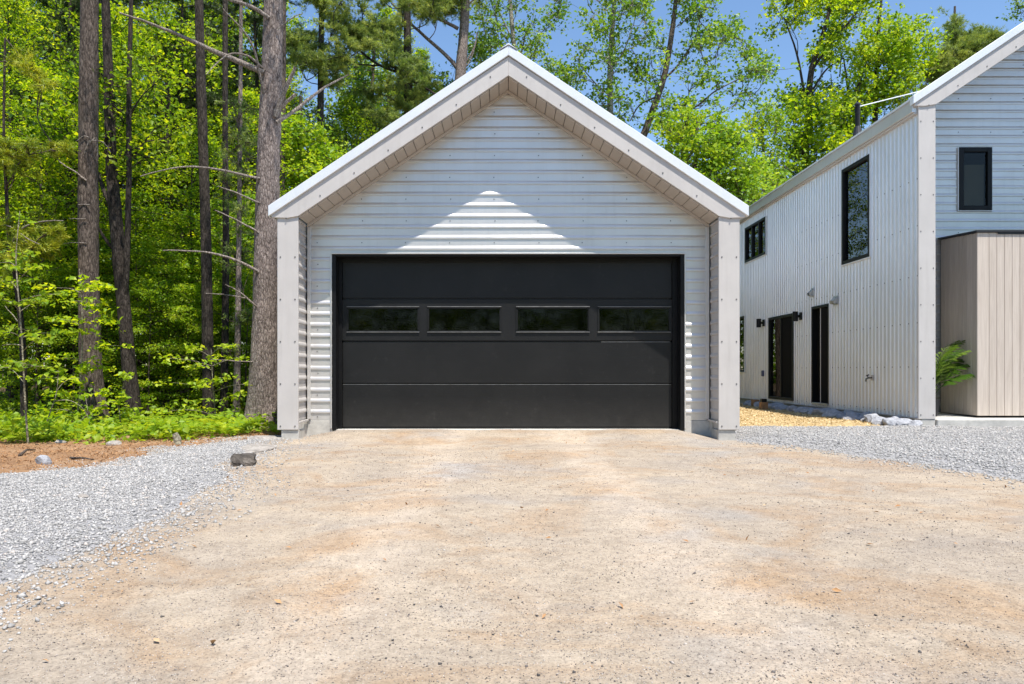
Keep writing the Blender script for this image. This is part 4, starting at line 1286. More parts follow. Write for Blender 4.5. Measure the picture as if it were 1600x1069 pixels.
def clump_crown(T, polys, Y, nclump, rad, leaves, size, mat, seed, bark, trunk_pts, kind='leaf', dy=1.2, twigs=True, up=0.8, brad=0.03):
    """crown as clumps of leaves carried on limbs that spring from the trunk"""
    global rng
    keep = rng; rng = np.random.default_rng(seed)
    org = np.array(origin(T))
    TP = np.array([tuple(p) for p in trunk_pts])
    cents = []
    for j, (poly, frac) in enumerate(polys):
        for px_, py_ in poly_points(poly, max(1, int(nclump*frac)), seed+j):
            y = Y+rng.uniform(-dy, dy)
            cents.append(np.array(P(px_, py_, y)))
    tubes, pos, tints, dirs = [], [], [], []
    nodes = np.array(TP); order = np.argsort([np.min(np.linalg.norm(TP-c, axis=1)) for c in cents])
    for c in [cents[i_] for i_ in order]:
        # limb grows from the nearest wood that lies lower than the clump
        v = c-nodes; dd = np.linalg.norm(v, axis=1); hd = np.linalg.norm(v[:, :2], axis=1)
        a = nodes[int(np.argmin(dd+1.4*np.maximum(0, 0.45*hd-v[:, 2])))]
        L = np.linalg.norm(c-a)
        mid = (a+c)/2+rng.normal(size=3)*0.10*L+np.array([0, 0, -0.05*L])
        q = smooth_path([a, mid, c], 7)
        r0 = min(brad, 0.008+0.011*L)
        tubes.append((q, np.linspace(r0, 0.006, 7), 5))
        nodes = np.concatenate([nodes, q[2:]])
        m = rng.integers(6, 10)
        sub = c+rng.normal(size=(m, 3))*rad*np.array([0.62, 0.62, 0.42])
        ct = rng.normal()*0.16
        for s in sub:
            tubes.append((np.array([q[rng.integers(3, 7)], (c+s)/2+rng.normal(size=3)*0.03, s]), [0.008, 0.006, 0.003], 3))
            k = max(3, int(leaves/m*rng.uniform(0.5, 1.5)))
            if kind == 'leaf':
                pos.append(s+rng.normal(size=(k, 3))*rad*np.array([0.30, 0.30, 0.17]))
            else:
                d = unit(s-c+np.array([0, 0, 0.12*rad]))
                u = rng.random((k, 1))
                pos.append(c+(s-c)*(0.25+u*0.95)+rng.normal(size=(k, 3))*rad*0.13)
                dirs.append(np.repeat(d[None], k, 0)+rng.normal(size=(k, 3))*0.3+np.array([0, 0, 0.35]))
            tints.append(np.clip(0.45+ct+rng.normal()*0.1+rng.normal(size=k)*0.18, 0, 1))
    pos = np.concatenate(pos)-org; tints = np.concatenate(tints)
    link('limbs', tubes_mesh('limbs', [(np.asarray(p)-org, r, s) for p, r, s in tubes]), M[bark], T)
    if kind == 'leaf':
        me = leaf_mesh('crown', pos, size*rng.uniform(0.65, 1.3, len(pos)), tints, up)
    else:
        me = needle_mesh('crown', pos, np.concatenate(dirs), tints, size)
    o = link('crown', me, M[mat], T)
    rng = keep
    return o

def skel_tree(name, label, seed, H, r0, base_h, crad, nlimb, leaves, size, mat, bark, kind='leaf', up=0.35, layered=False, group=None, taper=1.0, low=0.5, lean=0.0):
    """a free-growing tree standing at the origin: tapered trunk, limbs and crown"""
    global rng
    keep = rng; rng = np.random.default_rng(seed)
    T = thing(name, (0, 0, -0.06), label, 'tree', group)
    n = 9
    z = np.linspace(0, H, n)
    wob = np.cumsum(rng.normal(size=(n, 2))*0.02*H/8, axis=0); wob[0] = 0
    path = np.stack([wob[:, 0]+lean*z, wob[:, 1], z], -1)
    rad = r0*(1-0.93*(z/H)**taper); rad[0] *= 1.25
    link('trunk', tubes_mesh('trunk', [(smooth_path(path, 28), np.interp(np.linspace(0, n-1, 28), range(n), rad), 12)]), M[bark], T)
    tubes, pos, tints, dirs = [], [], [], []
    for i in range(nlimb):
        t = i/(nlimb-1)
        h = base_h+(H*0.985-base_h)*t**0.9
        a = np.array([np.interp(h, z, path[:, k]) for k in range(3)])
        prof = (low+(1-low)*min(1, t/0.35))*(1-max(0, (t-0.35)/0.65)**1.5*0.85)
        L = crad*prof*rng.uniform(0.7, 1.2)
        az = i*2.399+rng.uniform(-0.5, 0.5)
        el = up*(0.5+t)+rng.normal()*0.12
        d = np.array([math.cos(az)*math.cos(el), math.sin(az)*math.cos(el), math.sin(el)])
        e = a+d*L+np.array([0, 0, (-0.08 if layered else 0.06)*L])
        q = smooth_path([a, (a+e)/2+np.array([0, 0, 0.05*L])+rng.normal(size=3)*0.05*L, e], 7)
        tubes.append((q, np.linspace(max(0.012, 0.3*r0*(1-t*0.7)), 0.006, 7), 5))
        m = max(4, int(4+L*3.2))
        for s in range(m):
            u = 0.28+0.72*(s+rng.random())/m
            b = q[min(6, int(u*6))]
            sd = rng.normal(size=3)*np.array([1, 1, 0.25 if layered else 0.6]); sd = unit(sd)
            l2 = L*0.36*rng.uniform(0.5, 1.1)*(1.15-u*0.5)
            tip = b+sd*l2+d*l2*0.4
            tubes.append((np.array([b, (b+tip)/2+np.array([0, 0, 0.03]), tip]), [0.007, 0.005, 0.002], 3))
            k = max(2, int(leaves*rng.uniform(0.6, 1.4)))
            v = rng.random((k, 1))
            spread = 0.11+0.10*l2
            if kind == 'leaf':
                pos.append(b+(tip-b)*(0.2+0.9*v)+rng.normal(size=(k, 3))*spread*np.array([1, 1, 0.32 if layered else 0.75]))
            else:
                pos.append(b+(tip-b)*(0.1+0.95*v)+rng.normal(size=(k, 3))*0.05)
                dirs.append(np.repeat(unit(tip-b)[None], k, 0)+np.array([0, 0, 0.4])+rng.normal(size=(k, 3))*0.3)
            tints.append(np.clip(0.45+rng.normal()*0.2+rng.normal(size=k)*0.15, 0, 1))
    pos = np.concatenate(pos); tints = np.concatenate(tints)
    link('limbs', tubes_mesh('limbs', tubes), M[bark], T)
    if kind == 'leaf':
        me = leaf_mesh('crown', pos, size*rng.uniform(0.65, 1.3, len(pos)), tints, 1.1 if layered else 0.7)
    else:
        me = needle_mesh('crown', pos, np.concatenate(dirs), tints, size)
    link('crown', me, M[mat], T)
    rng = keep
    return T

# ---- the big pine beside the garage
YA = 12.6
A_pts = [(428, -330, 24), (428, -120, 28), (427, 0, 29), (425, 100, 31), (421, 200, 34), (418, 300, 36), (416, 400, 37), (415, 480, 39), (413, 560, 42), (411, 620, 48), (409, 655, 56), (408, 672, 66)]
pineA = big_trunk('pine_tree', 'thick scaly pine trunk with bare dead branches touching the garage eave', A_pts, YA, 'pine_bark', 44, 0.13, 3, rings=190)
pA, rA = px_path(A_pts, YA)
def deadA(lst, w0, w1, dy=0.0):
    n = len(lst)
    pts = [P(a, b, YA-0.15-dy*i/(n-1)) for i, (a, b) in enumerate(lst)]
    k = YA/FPX*0.5
    add_branch(pineA, pts, [w0*k, (w0*0.55+w1*0.45)*k, w1*k], 'dead_wood')
for lst, w0, w1, dy in [
    ([(412, 114), (375, 98), (330, 78), (290, 60), (240, 40), (188, 22)], 10, 2.5, 0.5),
    ([(412, 145), (403, 110), (395, 75), (375, 45), (345, 15)], 4.5, 1.5, 0.7),
    ([(412, 108), (390, 88), (365, 84), (345, 95), (322, 118)], 3.5, 1.2, 0.6),
    ([(410, 279), (360, 270), (310, 263), (270, 265), (218, 279)], 4.5, 1.4, 0.7),
    ([(410, 319), (375, 303), (343, 290)], 3.4, 1.2, 0.3),
    ([(408, 365), (370, 345), (336, 330)], 3.4, 1.2, 0.3),
    ([(408, 428), (370, 408), (320, 395), (257, 393)], 5.5, 1.6, 0.6),
    ([(407, 484), (375, 458), (352, 445)], 3.4, 1.3, 0.3),
    ([(385, 466), (350, 459), (318, 458)], 2.2, 1.0, 0.1),
    ([(405, 566), (370, 565), (330, 563)], 2.2, 1.0, 0.2),
    ([(430, 182), (442, 150), (455, 120), (461, 102)], 9, 4.5, 0.2),
    ([(432, 192), (470, 168), (510, 138), (545, 120)], 6.5, 1.8, -0.5),
    ([(430, 174), (450, 157), (462, 147)], 6.5, 4, 0.1),
    ([(420, 28), (395, 12), (360, 0), (330, -14)], 7, 3, 0.4),
    ([(432, 48), (455, 28), (472, 22)], 2.4, 1.0, 0.0)]:
    deadA(lst, w0, w1, dy)
clump_crown(pineA, [([(300, -360), (560, -360), (540, -230), (330, -230)], 1.0)], YA, 12, 0.6, 60, 0.12, 'needles', 5, 'mid_bark', [pA[0], pA[1]], 'needle', 1.6)

# ---- second scaly pine further left
YB_ = 13.2
B_pts = [(140, -300, 20), (140, -60, 25), (139, 100, 27), (138, 225, 28), (138, 350, 29), (139, 450, 30), (141, 550, 32), (144, 610, 35), (148, 645, 40), (150, 668, 48)]
pineB = big_trunk('pine_tree', 'grey scaly pine trunk second from the left edge, leafy sprigs crossing it', B_pts, YB_, 'mid_bark', 36, 0.12, 13, rings=150)
for lst, w0, w1 in [([(135, 283), (115, 268), (95, 255), (85, 245)], 3, 1), ([(140, 320), (128, 319), (118, 320)], 2, 1), ([(135, 342), (115, 341), (105, 343)], 1.6, 0.8), ([(135, 380), (112, 379), (98, 380)], 1.6, 0.8),
                    ([(140, 222), (150, 215), (150, 250)], 2.4, 1.0), ([(142, 220), (160, 224), (172, 240)], 2.2, 0.9), ([(141, 220), (136, 228), (131, 242)], 2, 0.8), ([(140, 215), (132, 214), (120, 222)], 2, 0.8)]:
    pts = [P(a, b, YB_-0.18) for a, b in lst]; k = YB_/FPX*0.5
    add_branch(pineB, pts, [w0*k, w1*k], 'dead_wood')
pB, _ = px_path(B_pts, YB_)
clump_crown(pineB, [([(40, -330), (260, -330), (240, -160), (60, -160)], 1.0)], YB_, 10, 0.6, 60, 0.12, 'needles', 15, 'mid_bark', pB[:2], 'needle', 1.6)

# ---- dark leaning double trunk
YC = 13.9
C_pts = [(160, -200, 9), (165, 0, 12), (170, 130, 15), (174, 250, 17), (179, 320, 19), (186, 400, 21), (194, 490, 20), (201, 570, 21), (207, 630, 24), (210, 660, 30)]
treeC = big_trunk('forked_tree', 'dark leaning forked trunk just right of the second pine', C_pts, YC, 'dark_bark', 24, 0.1, 23)
pC, _ = px_path(C_pts, YC)
add_branch(treeC, [P(193, 480, YC), P(197, 400, YC-0.1), P(199, 280, YC-0.1), P(199, 120, YC), P(203, -60, YC)], [0.062, 0.055, 0.05, 0.045, 0.03], 'dark_bark', 'limb')
add_branch(treeC, [P(178, 330, YC), P(165, 300, YC), P(150, 262, YC+0.3)], [0.05, 0.04, 0.02], 'dark_bark', 'limb')
add_branch(treeC, [P(183, 395, YC), P(165, 372, YC), P(150, 348, YC)], [0.04, 0.03, 0.015], 'dark_bark', 'limb')
clump_crown(treeC, [([(60, 120), (170, 60), (260, 100), (300, 180), (250, 260), (160, 230), (70, 240)], 1.0)], YC+0.7, 42, 0.40, 80, 0.10, 'leaf', 25, 'dark_bark', pC[1:6], 'leaf', 0.9)

# ---- slimmer trunks between the pines
def slim(name, label, lst, Y, mat, seed, rough=0.08):
    T = big_trunk(name, label, lst, Y, mat, 16, rough, seed, rings=70)
    return T, px_path(lst, Y)[0]
D_, dp = slim('pine_tree', 'straight brown pine trunk midway between the forked and thick trunks', [(309, -250, 10), (311, 0, 13), (314, 120, 14), (318, 250, 15), (322, 380, 16), (324, 500, 17), (326, 620, 18), (326, 660, 22)], 14.2, 'dark_bark', 31)
clump_crown(D_, [([(230, -330), (400, -330), (390, -160), (240, -160)], 1.0)], 14.2, 8, 0.5, 60, 0.12, 'needles', 33, 'mid_bark', dp[:2], 'needle', 1.3)
E_, ep = slim('pine_tree', 'thin dark trunk next to the pale slender stem', [(353, -200, 7), (352, 0, 8), (352, 230, 9), (353, 360, 10), (352, 500, 11), (350, 620, 12), (350, 658, 15)], 14.6, 'dark_bark', 35)
clump_crown(E_, [([(290, -260), (420, -260), (410, -110), (300, -110)], 1.0)], 14.6, 7, 0.5, 60, 0.12, 'needles', 36, 'mid_bark', ep[:2], 'needle', 1.0)
F_, fp = slim('spruce_tree', 'pale slender stem with sparse drooping twigs close to thick pine', [(377, -100, 4), (376, 100, 6), (374, 300, 7), (372, 500, 9), (370, 620, 11), (369, 656, 14)], 13.9, 'pine_bark', 37)
clump_crown(F_, [([(352, 150), (395, 150), (398, 560), (345, 560)], 1.0)], 13.9, 26, 0.22, 26, 0.05, 'needles', 38, 'mid_bark', fp, 'needle', 0.3, brad=0.008)
G_, gp_ = slim('pine_tree', 'narrow grey trunk half hidden behind thick pine above the eave', [(444, -200, 6), (443, 0, 8), (442, 150, 9), (440, 310, 10), (438, 500, 11), (437, 640, 13)], 20.0, 'mid_bark', 39)
clump_crown(G_, [([(380, -190), (520, -190), (500, -60), (400, -60)], 1.0)], 20, 14, 0.7, 60, 0.13, 'needles', 40, 'mid_bark', gp_[:2], 'needle', 1.3)
H_, hp = slim('dark_trunk_tree', 'short dark trunk deep in the forest under bright leaves', [(262, 120, 8), (263, 300, 12), (266, 440, 14), (272, 540, 15), (276, 625, 17)], 19.5, 'dark_bark', 41)
clump_crown(H_, [([(200, 40), (330, 40), (340, 260), (220, 300)], 1.0)], 19.5, 40, 0.5, 90, 0.11, 'leaf', 42, 'dark_bark', hp[:2], 'leaf', 1.3)

# ---- golden needled pine boughs at the left edge
I_, ip = slim('young_pine', 'young pine with golden green needle boughs at left edge', [(8, 60, 3), (6, 200, 4), (10, 300, 5), (15, 380, 6), (25, 440, 7), (35, 530, 9), (38, 656, 11)], 13.0, 'dark_bark', 43)
clump_crown(I_, [([(0, 215), (60, 222), (105, 228), (60, 262), (0, 262)], 0.30), ([(0, 330), (70, 345), (112, 362), (80, 400), (0, 420), (-40, 380)], 0.55), ([(-30, 60), (60, 90), (100, 130), (20, 190), (-40, 160)], 0.2)],
            12.7, 34, 0.19, 50, 0.08, 'needles_gold', 44, 'mid_bark', ip, 'needle', 0.5, brad=0.012)
add_branch(I_, [P(12, 405, 12.9), P(30, 365, 12.6), P(60, 350, 12.4), P(100, 347, 12.3)], [0.02, 0.018, 0.014, 0.007], 'dead_wood')
add_branch(I_, [P(6, 350, 12.8), P(20, 355, 12.5), P(45, 372, 12.3), P(60, 380, 12.2)], [0.012, 0.01, 0.008, 0.005], 'dead_wood')

# ---- saplings at the forest edge
def sapling(label, lst, Y, sprays, seed, mat='leaf_bright', r=0.014, size=0.085, nl=26, extra=()):
    """thin stem; every spray is (px, py, radius px, flat)"""
    global rng
    keep = rng; rng = np.random.default_rng(seed)
    stem = [P(a, b, Y) for a, b in lst]
    base = stem[0]
    T = thing('sapling', base, label, 'sapling')
    org = np.array(base)
    q = smooth_path(stem, 24)
    tubes = [(q-org, np.linspace(r, r*0.3, 24), 7)]
    link('trunk', tubes_mesh('trunk', tubes), M['sapling_bark'], T)
    tubes, pos, tint = [], [], []
    for ex in extra:
        e = smooth_path([P(a, b, Y) for a, b in ex], 10)-org
        tubes.append((e, np.linspace(r*0.6, r*0.25, 10), 5))
    for (a, b, rp) in sprays:
        c = np.array(P(a, b, Y-rng.uniform(-0.2, 0.35)))
        k = int(np.argmin(np.abs(q[:, 2]-(c[2]-0.12))+0.15*np.linalg.norm(q-c, axis=1)))
        tubes.append((smooth_path([q[k], (q[k]+c)/2+np.array([0, 0, 0.03]), c], 6)-org, np.linspace(0.006, 0.003, 6), 4))
        R_ = rp*Y/FPX
        n = int(nl*max(0.6, rp/22))
        for j in range(4):
            s = c+rng.normal(size=3)*R_*np.array([0.6, 0.5, 0.12])
            tubes.append((np.array([c, (c+s)/2, s])-org, [0.003, 0.002, 0.0015], 3))
            pos.append(s+rng.normal(size=(n//4+1, 3))*R_*np.array([0.30, 0.30, 0.12])-org)
            tint.append(np.clip(0.6+rng.normal(size=n//4+1)*0.2, 0, 1))
    link('twigs', tubes_mesh('twigs', tubes), M['sapling_bark'], T)
    pos = np.concatenate(pos); tint = np.concatenate(tint)
    link('crown', leaf_mesh('crown', pos, size*rng.uniform(0.7, 1.3, len(pos)), tint, 1.2), M[mat], T)
    rng = keep
    return T
sapling('slender pale sapling with flat yellow green sprays at left', [(44, 694), (40, 640), (36, 560), (31, 490), (27, 440), (25, 400), (29, 350), (31, 330)], 9.75,
        [(12, 574, 26), (52, 572, 22), (40, 568, 16), (60, 530, 24), (82, 521, 20), (44, 515, 18), (70, 468, 22), (88, 460, 14), (10, 470, 18), (8, 410, 26), (30, 395, 24), (6, 520, 14), (34, 345, 20), (50, 420, 20), (15, 440, 20)], 3,
        extra=[[(27, 502), (20, 492), (12, 484), (8, 478)], [(35, 540), (20, 538), (3, 540)]])
sapling('bent bare forked twig sapling before the second pine', [(71, 690), (71, 668), (80, 640), (88, 615), (91, 586)], 10.3, [(84, 690, 14), (92, 580, 9)], 5, r=0.011,
        extra=[[(86, 627), (105, 625), (122, 632), (135, 645), (140, 662)], [(88, 613), (97, 600), (110, 592), (124, 590)], [(135, 645), (137, 640), (133, 618)], [(134, 650), (128, 656), (121, 660)]])
sapling('small maple sprig with yellow green leaves below the forked trunk', [(190, 678), (188, 655), (186, 632), (190, 610)], 11.2, [(192, 618, 18), (178, 628, 16), (185, 650, 18), (200, 640, 12), (176, 660, 12), (196, 668, 16), (205, 590, 12), (200, 585, 10)], 7, size=0.1, nl=22, r=0.009)
sapling('dark green maple sapling whose sprays cross the second pine', [(118, 672), (124, 620), (128, 560), (128, 480), (124, 420)], 12.2,
        [(135, 440, 30), (150, 448, 20), (120, 470, 26), (142, 480, 18), (128, 520, 26), (152, 572, 24), (140, 578, 20), (128, 600, 26), (150, 615, 18), (110, 620, 24), (105, 560, 30), (100, 500, 28), (165, 500, 26), (170, 540, 20), (90, 640, 24), (155, 640, 16), (80, 590, 22), (95, 450, 26)], 9, mat='leaf', nl=40, size=0.095)
sapling('low leafy sapling between the straight pine and pale stem', [(340, 676), (336, 640), (332, 590), (330, 545)], 12.9,
        [(330, 560, 18), (345, 590, 20), (320, 600, 22), (305, 570, 22), (290, 600, 26), (300, 545, 18), (360, 620, 20), (375, 560, 16), (385, 600, 14), (280, 640, 24), (270, 560, 22), (310, 640, 20), (355, 540, 16)], 17, nl=36)

# ---- forest of free growing trees
protos = {}
protos['u1'] = skel_tree('understory_tree', 'a', 101, 6.5, 0.05, 0.7, 2.1, 34, 28, 0.077, 'leaf', 'dark_bark', layered=True)
protos['u2'] = skel_tree('understory_tree', 'a', 102, 8.0, 0.065, 1.2, 2.4, 40, 28, 0.077, 'leaf', 'mid_bark', layered=True, up=0.3)
protos['u3'] = skel_tree('understory_tree', 'a', 103, 5.0, 0.04, 0.5, 1.8, 28, 28, 0.077, 'leaf_bright', 'mid_bark', layered=True, up=0.25)
protos['u4'] = skel_tree('understory_tree', 'a', 104, 9.5, 0.08, 1.8, 2.5, 44, 28, 0.077, 'leaf', 'dark_bark', layered=False, up=0.45)
protos['t1'] = skel_tree('tall_tree', 'a', 105, 16.0, 0.16, 4.0, 3.2, 54, 32, 0.095, 'leaf', 'mid_bark', up=0.6)
protos['t2'] = skel_tree('tall_tree', 'a', 106, 18.0, 0.18, 5.0, 3.0, 54, 32, 0.095, 'leaf', 'dark_bark', up=0.7)
protos['p1'] = skel_tree('pine_tree', 'a', 107, 17.0, 0.16, 2.2, 2.6, 60, 14, 0.13, 'needles_dark', 'dark_bark', 'needle', up=0.15, low=0.9)
used = {}
KIND = {'u1': ('tree', 'dark green understory tree with flat leaf layers in the forest'), 'u2': ('tree', 'mid height understory tree with flat leaf layers in the forest'),
        'u3': ('tree', 'low yellow green understory tree in the forest'), 'u4': ('tree', 'upright leafy tree with loose crown in the forest'),
        't1': ('tree', 'tall full crowned leafy tree rising from the forest'), 't2': ('tree', 'tall narrow leafy tree rising from the forest'),
        'p1': ('tree', 'tall dark needled pine rising from the forest')}
def plant(k, x, y, s=1.0, rz=None, label=None, group=None):
    o = protos[k] if k not in used else copy_tree(protos[k])
    used[k] = 1
    o.location = (x, y, -0.06); o.rotation_euler = (0, 0, rnd.uniform(0, 6.28) if rz is None else rz)
    o.scale = (s, s, s*rnd.uniform(0.92, 1.08))
    look = {'u1': 'dark flat layered low tree', 'u2': 'mid sized flat layered tree', 'u3': ('smallest' if s < 0.56 else 'small' if s < 0.61 else 'short' if s < 0.7 else 'low')+' yellow green leafy tree', 'u4': ('large' if s > 1.15 else 'upright')+' loose crowned tree',
            't1': 'tall full crowned leafy tree', 't2': 'tall narrow leafy tree', 'p1': 'tall dark needled pine'}[k]
    px_ = VX+x*FPX/y
    marks = [(0, 'at the far left edge'), (55, 'behind the slender pale sapling'), (110, 'left of the second scaly pine'), (165, 'behind the second scaly pine'), (215, 'behind the forked trunk'),
             (262, 'right of the forked trunk'), (308, 'left of the straight brown trunk'), (345, 'behind the straight brown trunk'), (385, 'behind the pale slender stem'), (445, 'behind the thick scaly pine'),
             (520, 'behind the feathery spruce'), (600, 'above the lower left roof slope'), (680, 'behind the drooping pine'), (770, 'left of the gable peak'), (870, 'right of the gable peak'),
             (960, 'behind the pale aspen trunk'), (1060, 'behind the leaning aspen'), (1160, 'over the lower right roof slope'), (1230, 'between the two roofs'), (1300, 'behind the tall dark maple'), (1370, 'behind the stove pipe'), (1440, 'right of the stove pipe'), (9999, 'behind the house rake')]
    where = next(w for b_, w in marks if px_ <= b_)
    depth = 'near the front,' if y < 18 else 'in the middle rows,' if y < 24 else 'deep in the wood,' if y < 30 else 'farthest back,'
    o['label'] = label or f'{look} {depth} {where}'
    o['group'] = group or {'u': 'understory trees of the forest', 't': 'tall leafy trees of the forest', 'p': 'tall pines of the forest'}[k[0]]
    return o
def at(px_, Y): return (px_-VX)*Y/FPX
fr = random.Random(5)
# front row of the understory, then deeper rows
for px_, Y, k, s in [(-40, 14.6, 'u1', .9), (60, 15.4, 'u2', .9), (105, 16.6, 'u1', 1), (215, 16.4, 'u3', .95), (255, 15.6, 'u3', .8), (300, 17.0, 'u1', .95), (345, 16.2, 'u3', .9), (395, 17.0, 'u3', 1), (180, 18.0, 'u4', 1), (20, 17.2, 'u4', 1),
                     (400, 19.5, 'u2', 1.0), (330, 20.5, 'u4', .9), (120, 20.5, 'u2', 1.1), (-90, 18, 'u2', 1.1), (60, 21.5, 'u4', 1.1), (240, 21.8, 'u2', 1.1)]:
    plant(k, at(px_, Y), Y, s)
for px_, Y, s in [(60, 14.7, .6), (112, 15.2, .62), (232, 14.6, .55), (262, 15.4, .65), (292, 14.9, .5), (338, 15.8, .6), (384, 15.2, .55), (170, 15.6, .6), (14, 15.2, .6), (200, 14.9, .62), (315, 15.0, .58), (360, 15.6, .66), (275, 16.4, .8), (92, 16.0, .75), (245, 17.2, .9), (150, 16.6, .8), (405, 16.2, .7)]:
    plant('u3', at(px_, Y), Y, s)
for row, (Y0, Y1, n) in enumerate([(22.5, 27, 8), (28, 34, 9)]):
    for i_ in range(n):
        px_ = -120+(560/n)*(i_+fr.random()*0.8); Y = fr.uniform(Y0, Y1)
        plant(fr.choice(['u2', 'u4', 'u1', 'u3']), at(px_, Y), Y, fr.uniform(1.0, 1.3))
for px_, Y, k, s in [(-20, 21, 'u4', 1.25), (85, 22.5, 'u4', 1.3), (190, 22, 'u2', 1.4), (300, 22.5, 'u4', 1.25), (40, 27, 't1', 1), (150, 26.5, 't2', 1), (290, 27, 't1', 1), (240, 29, 't1', 1.1), (370, 27, 't1', 1), (130, 31, 'p1', 1.1), (20, 29, 't2', 1.1), (112, 19.6, 'p1', .8), (285, 20.8, 'p1', .8), (335, 24.5, 'p1', .9), (398, 23, 'p1', .9), (160, 24.5, 'p1', 1), (420, 31, 't1', 1.05), (-100, 26, 't1', 1.1), (350, 34, 'p1', 1.15)]:
    plant(k, at(px_, Y), Y, s)
# behind the garage and between the buildings
for px_, Y, k, s in [(480, 26, 'u2', 1.15), (540, 23, 'u4', .95), (600, 31, 't1', .95), (660, 33, 't2', .85), (700, 28, 'u4', 1.1), (760, 35, 't1', .8), (830, 30, 'u4', 1.0), (900, 32, 'u2', 1.25), (990, 29, 'u4', .95),
                     (1080, 33, 'u4', 1.05), (1140, 37, 'u2', 1.35), (1200, 34, 'u4', 1.0), (1260, 40, 'u2', 1.4), (1330, 40, 'u4', 1.35), (1400, 42, 'u2', 1.6), (1470, 43, 'u4', 1.5), (1560, 45, 'u4', 1.45), (560, 38, 'p1', 1.0), (1240, 36, 'u4', 1.05)]:
    plant(k, at(px_, Y), Y, s)

# ---- the wood on the other side of the drive, mirrored in the garage door windows
for x, y, k, s in [(-13, -21, 'u4', 1.2), (-9.5, -23, 'u2', 1.3), (-6.5, -21, 'u1', 1.4), (-3.5, -23, 'u4', 1.2), (-1, -21, 'u2', 1.3), (2, -23, 'u1', 1.4), (4.5, -21, 'u4', 1.2), (7.5, -23, 'u2', 1.3), (10.5, -21, 'u1', 1.4), (14, -22, 'u4', 1.2)]:
    side_ = 'left' if x < -5 else 'middle' if x < 5 else 'right'
    plant(k, x, y, s, label=f"{'low' if k[0] == 'u' else 'tall'} leafy tree mirrored dimly in the {side_} garage door windows", group='trees facing the garage across the drive')

# ---- trees whose crowns show over the roofs
def crown_tree(name, label, lst, Y, mat_b, polys, n, rad, leaves, size, mat, seed, kind='leaf', dy=1.3, brad=0.035, limbs=(), up=0.7):
    T = big_trunk(name, label, lst, Y, mat_b, 12, 0.06, seed, rings=40)
    pts, _ = px_path(lst, Y)
    fine = [Vector(p) for p in smooth_path(pts, 30)]
    for lm, w0, w1 in limbs:
        k = Y/FPX*0.5
        add_branch(T, [P(a, b, Y) for a, b in lm], [w0*k, w1*k], mat_b, 'limb')
        fine += [P(a, b, Y) for a, b in lm]
    clump_crown(T, polys, Y, n, rad, leaves, size, mat, seed+1, mat_b, fine, kind, dy, brad=brad, up=up)
    return T
crown_tree('spruce_tree', 'narrow dark trunk with a dense feathery needle crown left of gable', [(503, -60, 6), (502, 60, 9), (501, 160, 10), (500, 270, 11), (499, 400, 12), (498, 625, 15)], 22, 'dark_bark',
           [([(470, 40), (485, -40), (560, -40), (585, 60), (560, 115), (505, 118), (476, 90)], 0.8), ([(450, 60), (500, 80), (530, 140), (470, 110)], 0.2)], 52, 0.36, 100, 0.10, 'needles', 201, 'needle', 1.0)
crown_tree('pine_tree', 'dark pine with drooping needle boughs left of the gable peak', [(636, -120, 9), (636, 0, 11), (637, 90, 12), (638, 170, 13), (638, 400, 14), (638, 625, 17)], 24, 'dark_bark',
           [([(545, 0), (590, -50), (720, -50), (715, 0), (640, 40), (560, 60)], 0.40), ([(535, 50), (610, 30), (625, 60), (610, 95), (540, 80)], 0.22), ([(625, 95), (665, 92), (670, 130), (620, 135)], 0.12), ([(560, 140), (640, 120), (700, 150), (640, 170), (590, 200), (560, 170)], 0.26)],
           62, 0.36, 100, 0.12, 'needles', 211, 'needle', 1.3,
           limbs=[([(637, 118), (590, 100), (540, 62), (520, 55)], 5, 2), ([(637, 110), (600, 103), (530, 100)], 4, 1.5), ([(610, 100), (650, 130), (680, 148)], 6, 3)])
crown_tree('pine_tree', 'brown twisted pine with bare rising limbs near the gable peak', [(726, -110, 9), (727, 0, 14), (724, 60, 15), (720, 110, 17), (716, 200, 18), (714, 400, 20), (712, 625, 24)], 25, 'pine_bark',
           [([(640, -40), (720, -60), (720, 10), (650, 30)], 0.6), ([(690, -10), (760, -50), (750, 10), (700, 20)], 0.4)], 34, 0.42, 100, 0.12, 'needles', 221, 'needle', 1.3,
           limbs=[([(718, 112), (700, 90), (670, 62), (640, 35), (612, 5)], 7, 3), ([(716, 45), (690, 32), (655, 18), (620, 0)], 6, 2), ([(722, 108), (740, 75), (745, 50)], 3.5, 1.5), ([(726, 10), (740, 0), (752, -6)], 3, 2), ([(722, 110), (735, 95), (744, 66)], 3, 1.4)])
crown_tree('maple_tree', 'sunlit yellow green maple between thick pine and eave', [(470, 150, 4), (468, 260, 7), (466, 420, 9), (465, 630, 12)], 20.5, 'mid_bark',
           [([(444, 170), (480, 190), (530, 235), (565, 245), (480, 330), (444, 320)], 1.0)], 46, 0.42, 95, 0.12, 'leaf_bright', 231, dy=1.2)
crown_tree('maple_tree', 'full leafy maple just above the left roof slope', [(585, 60, 4), (580, 180, 7), (576, 300, 9), (572, 628, 13)], 26, 'mid_bark',
           [([(520, 120), (560, 90), (620, 150), (700, 110), (735, 130), (660, 200), (590, 240), (515, 265)], 1.0)], 95, 0.42, 80, 0.12, 'leaf_aspen', 241, dy=1.3)
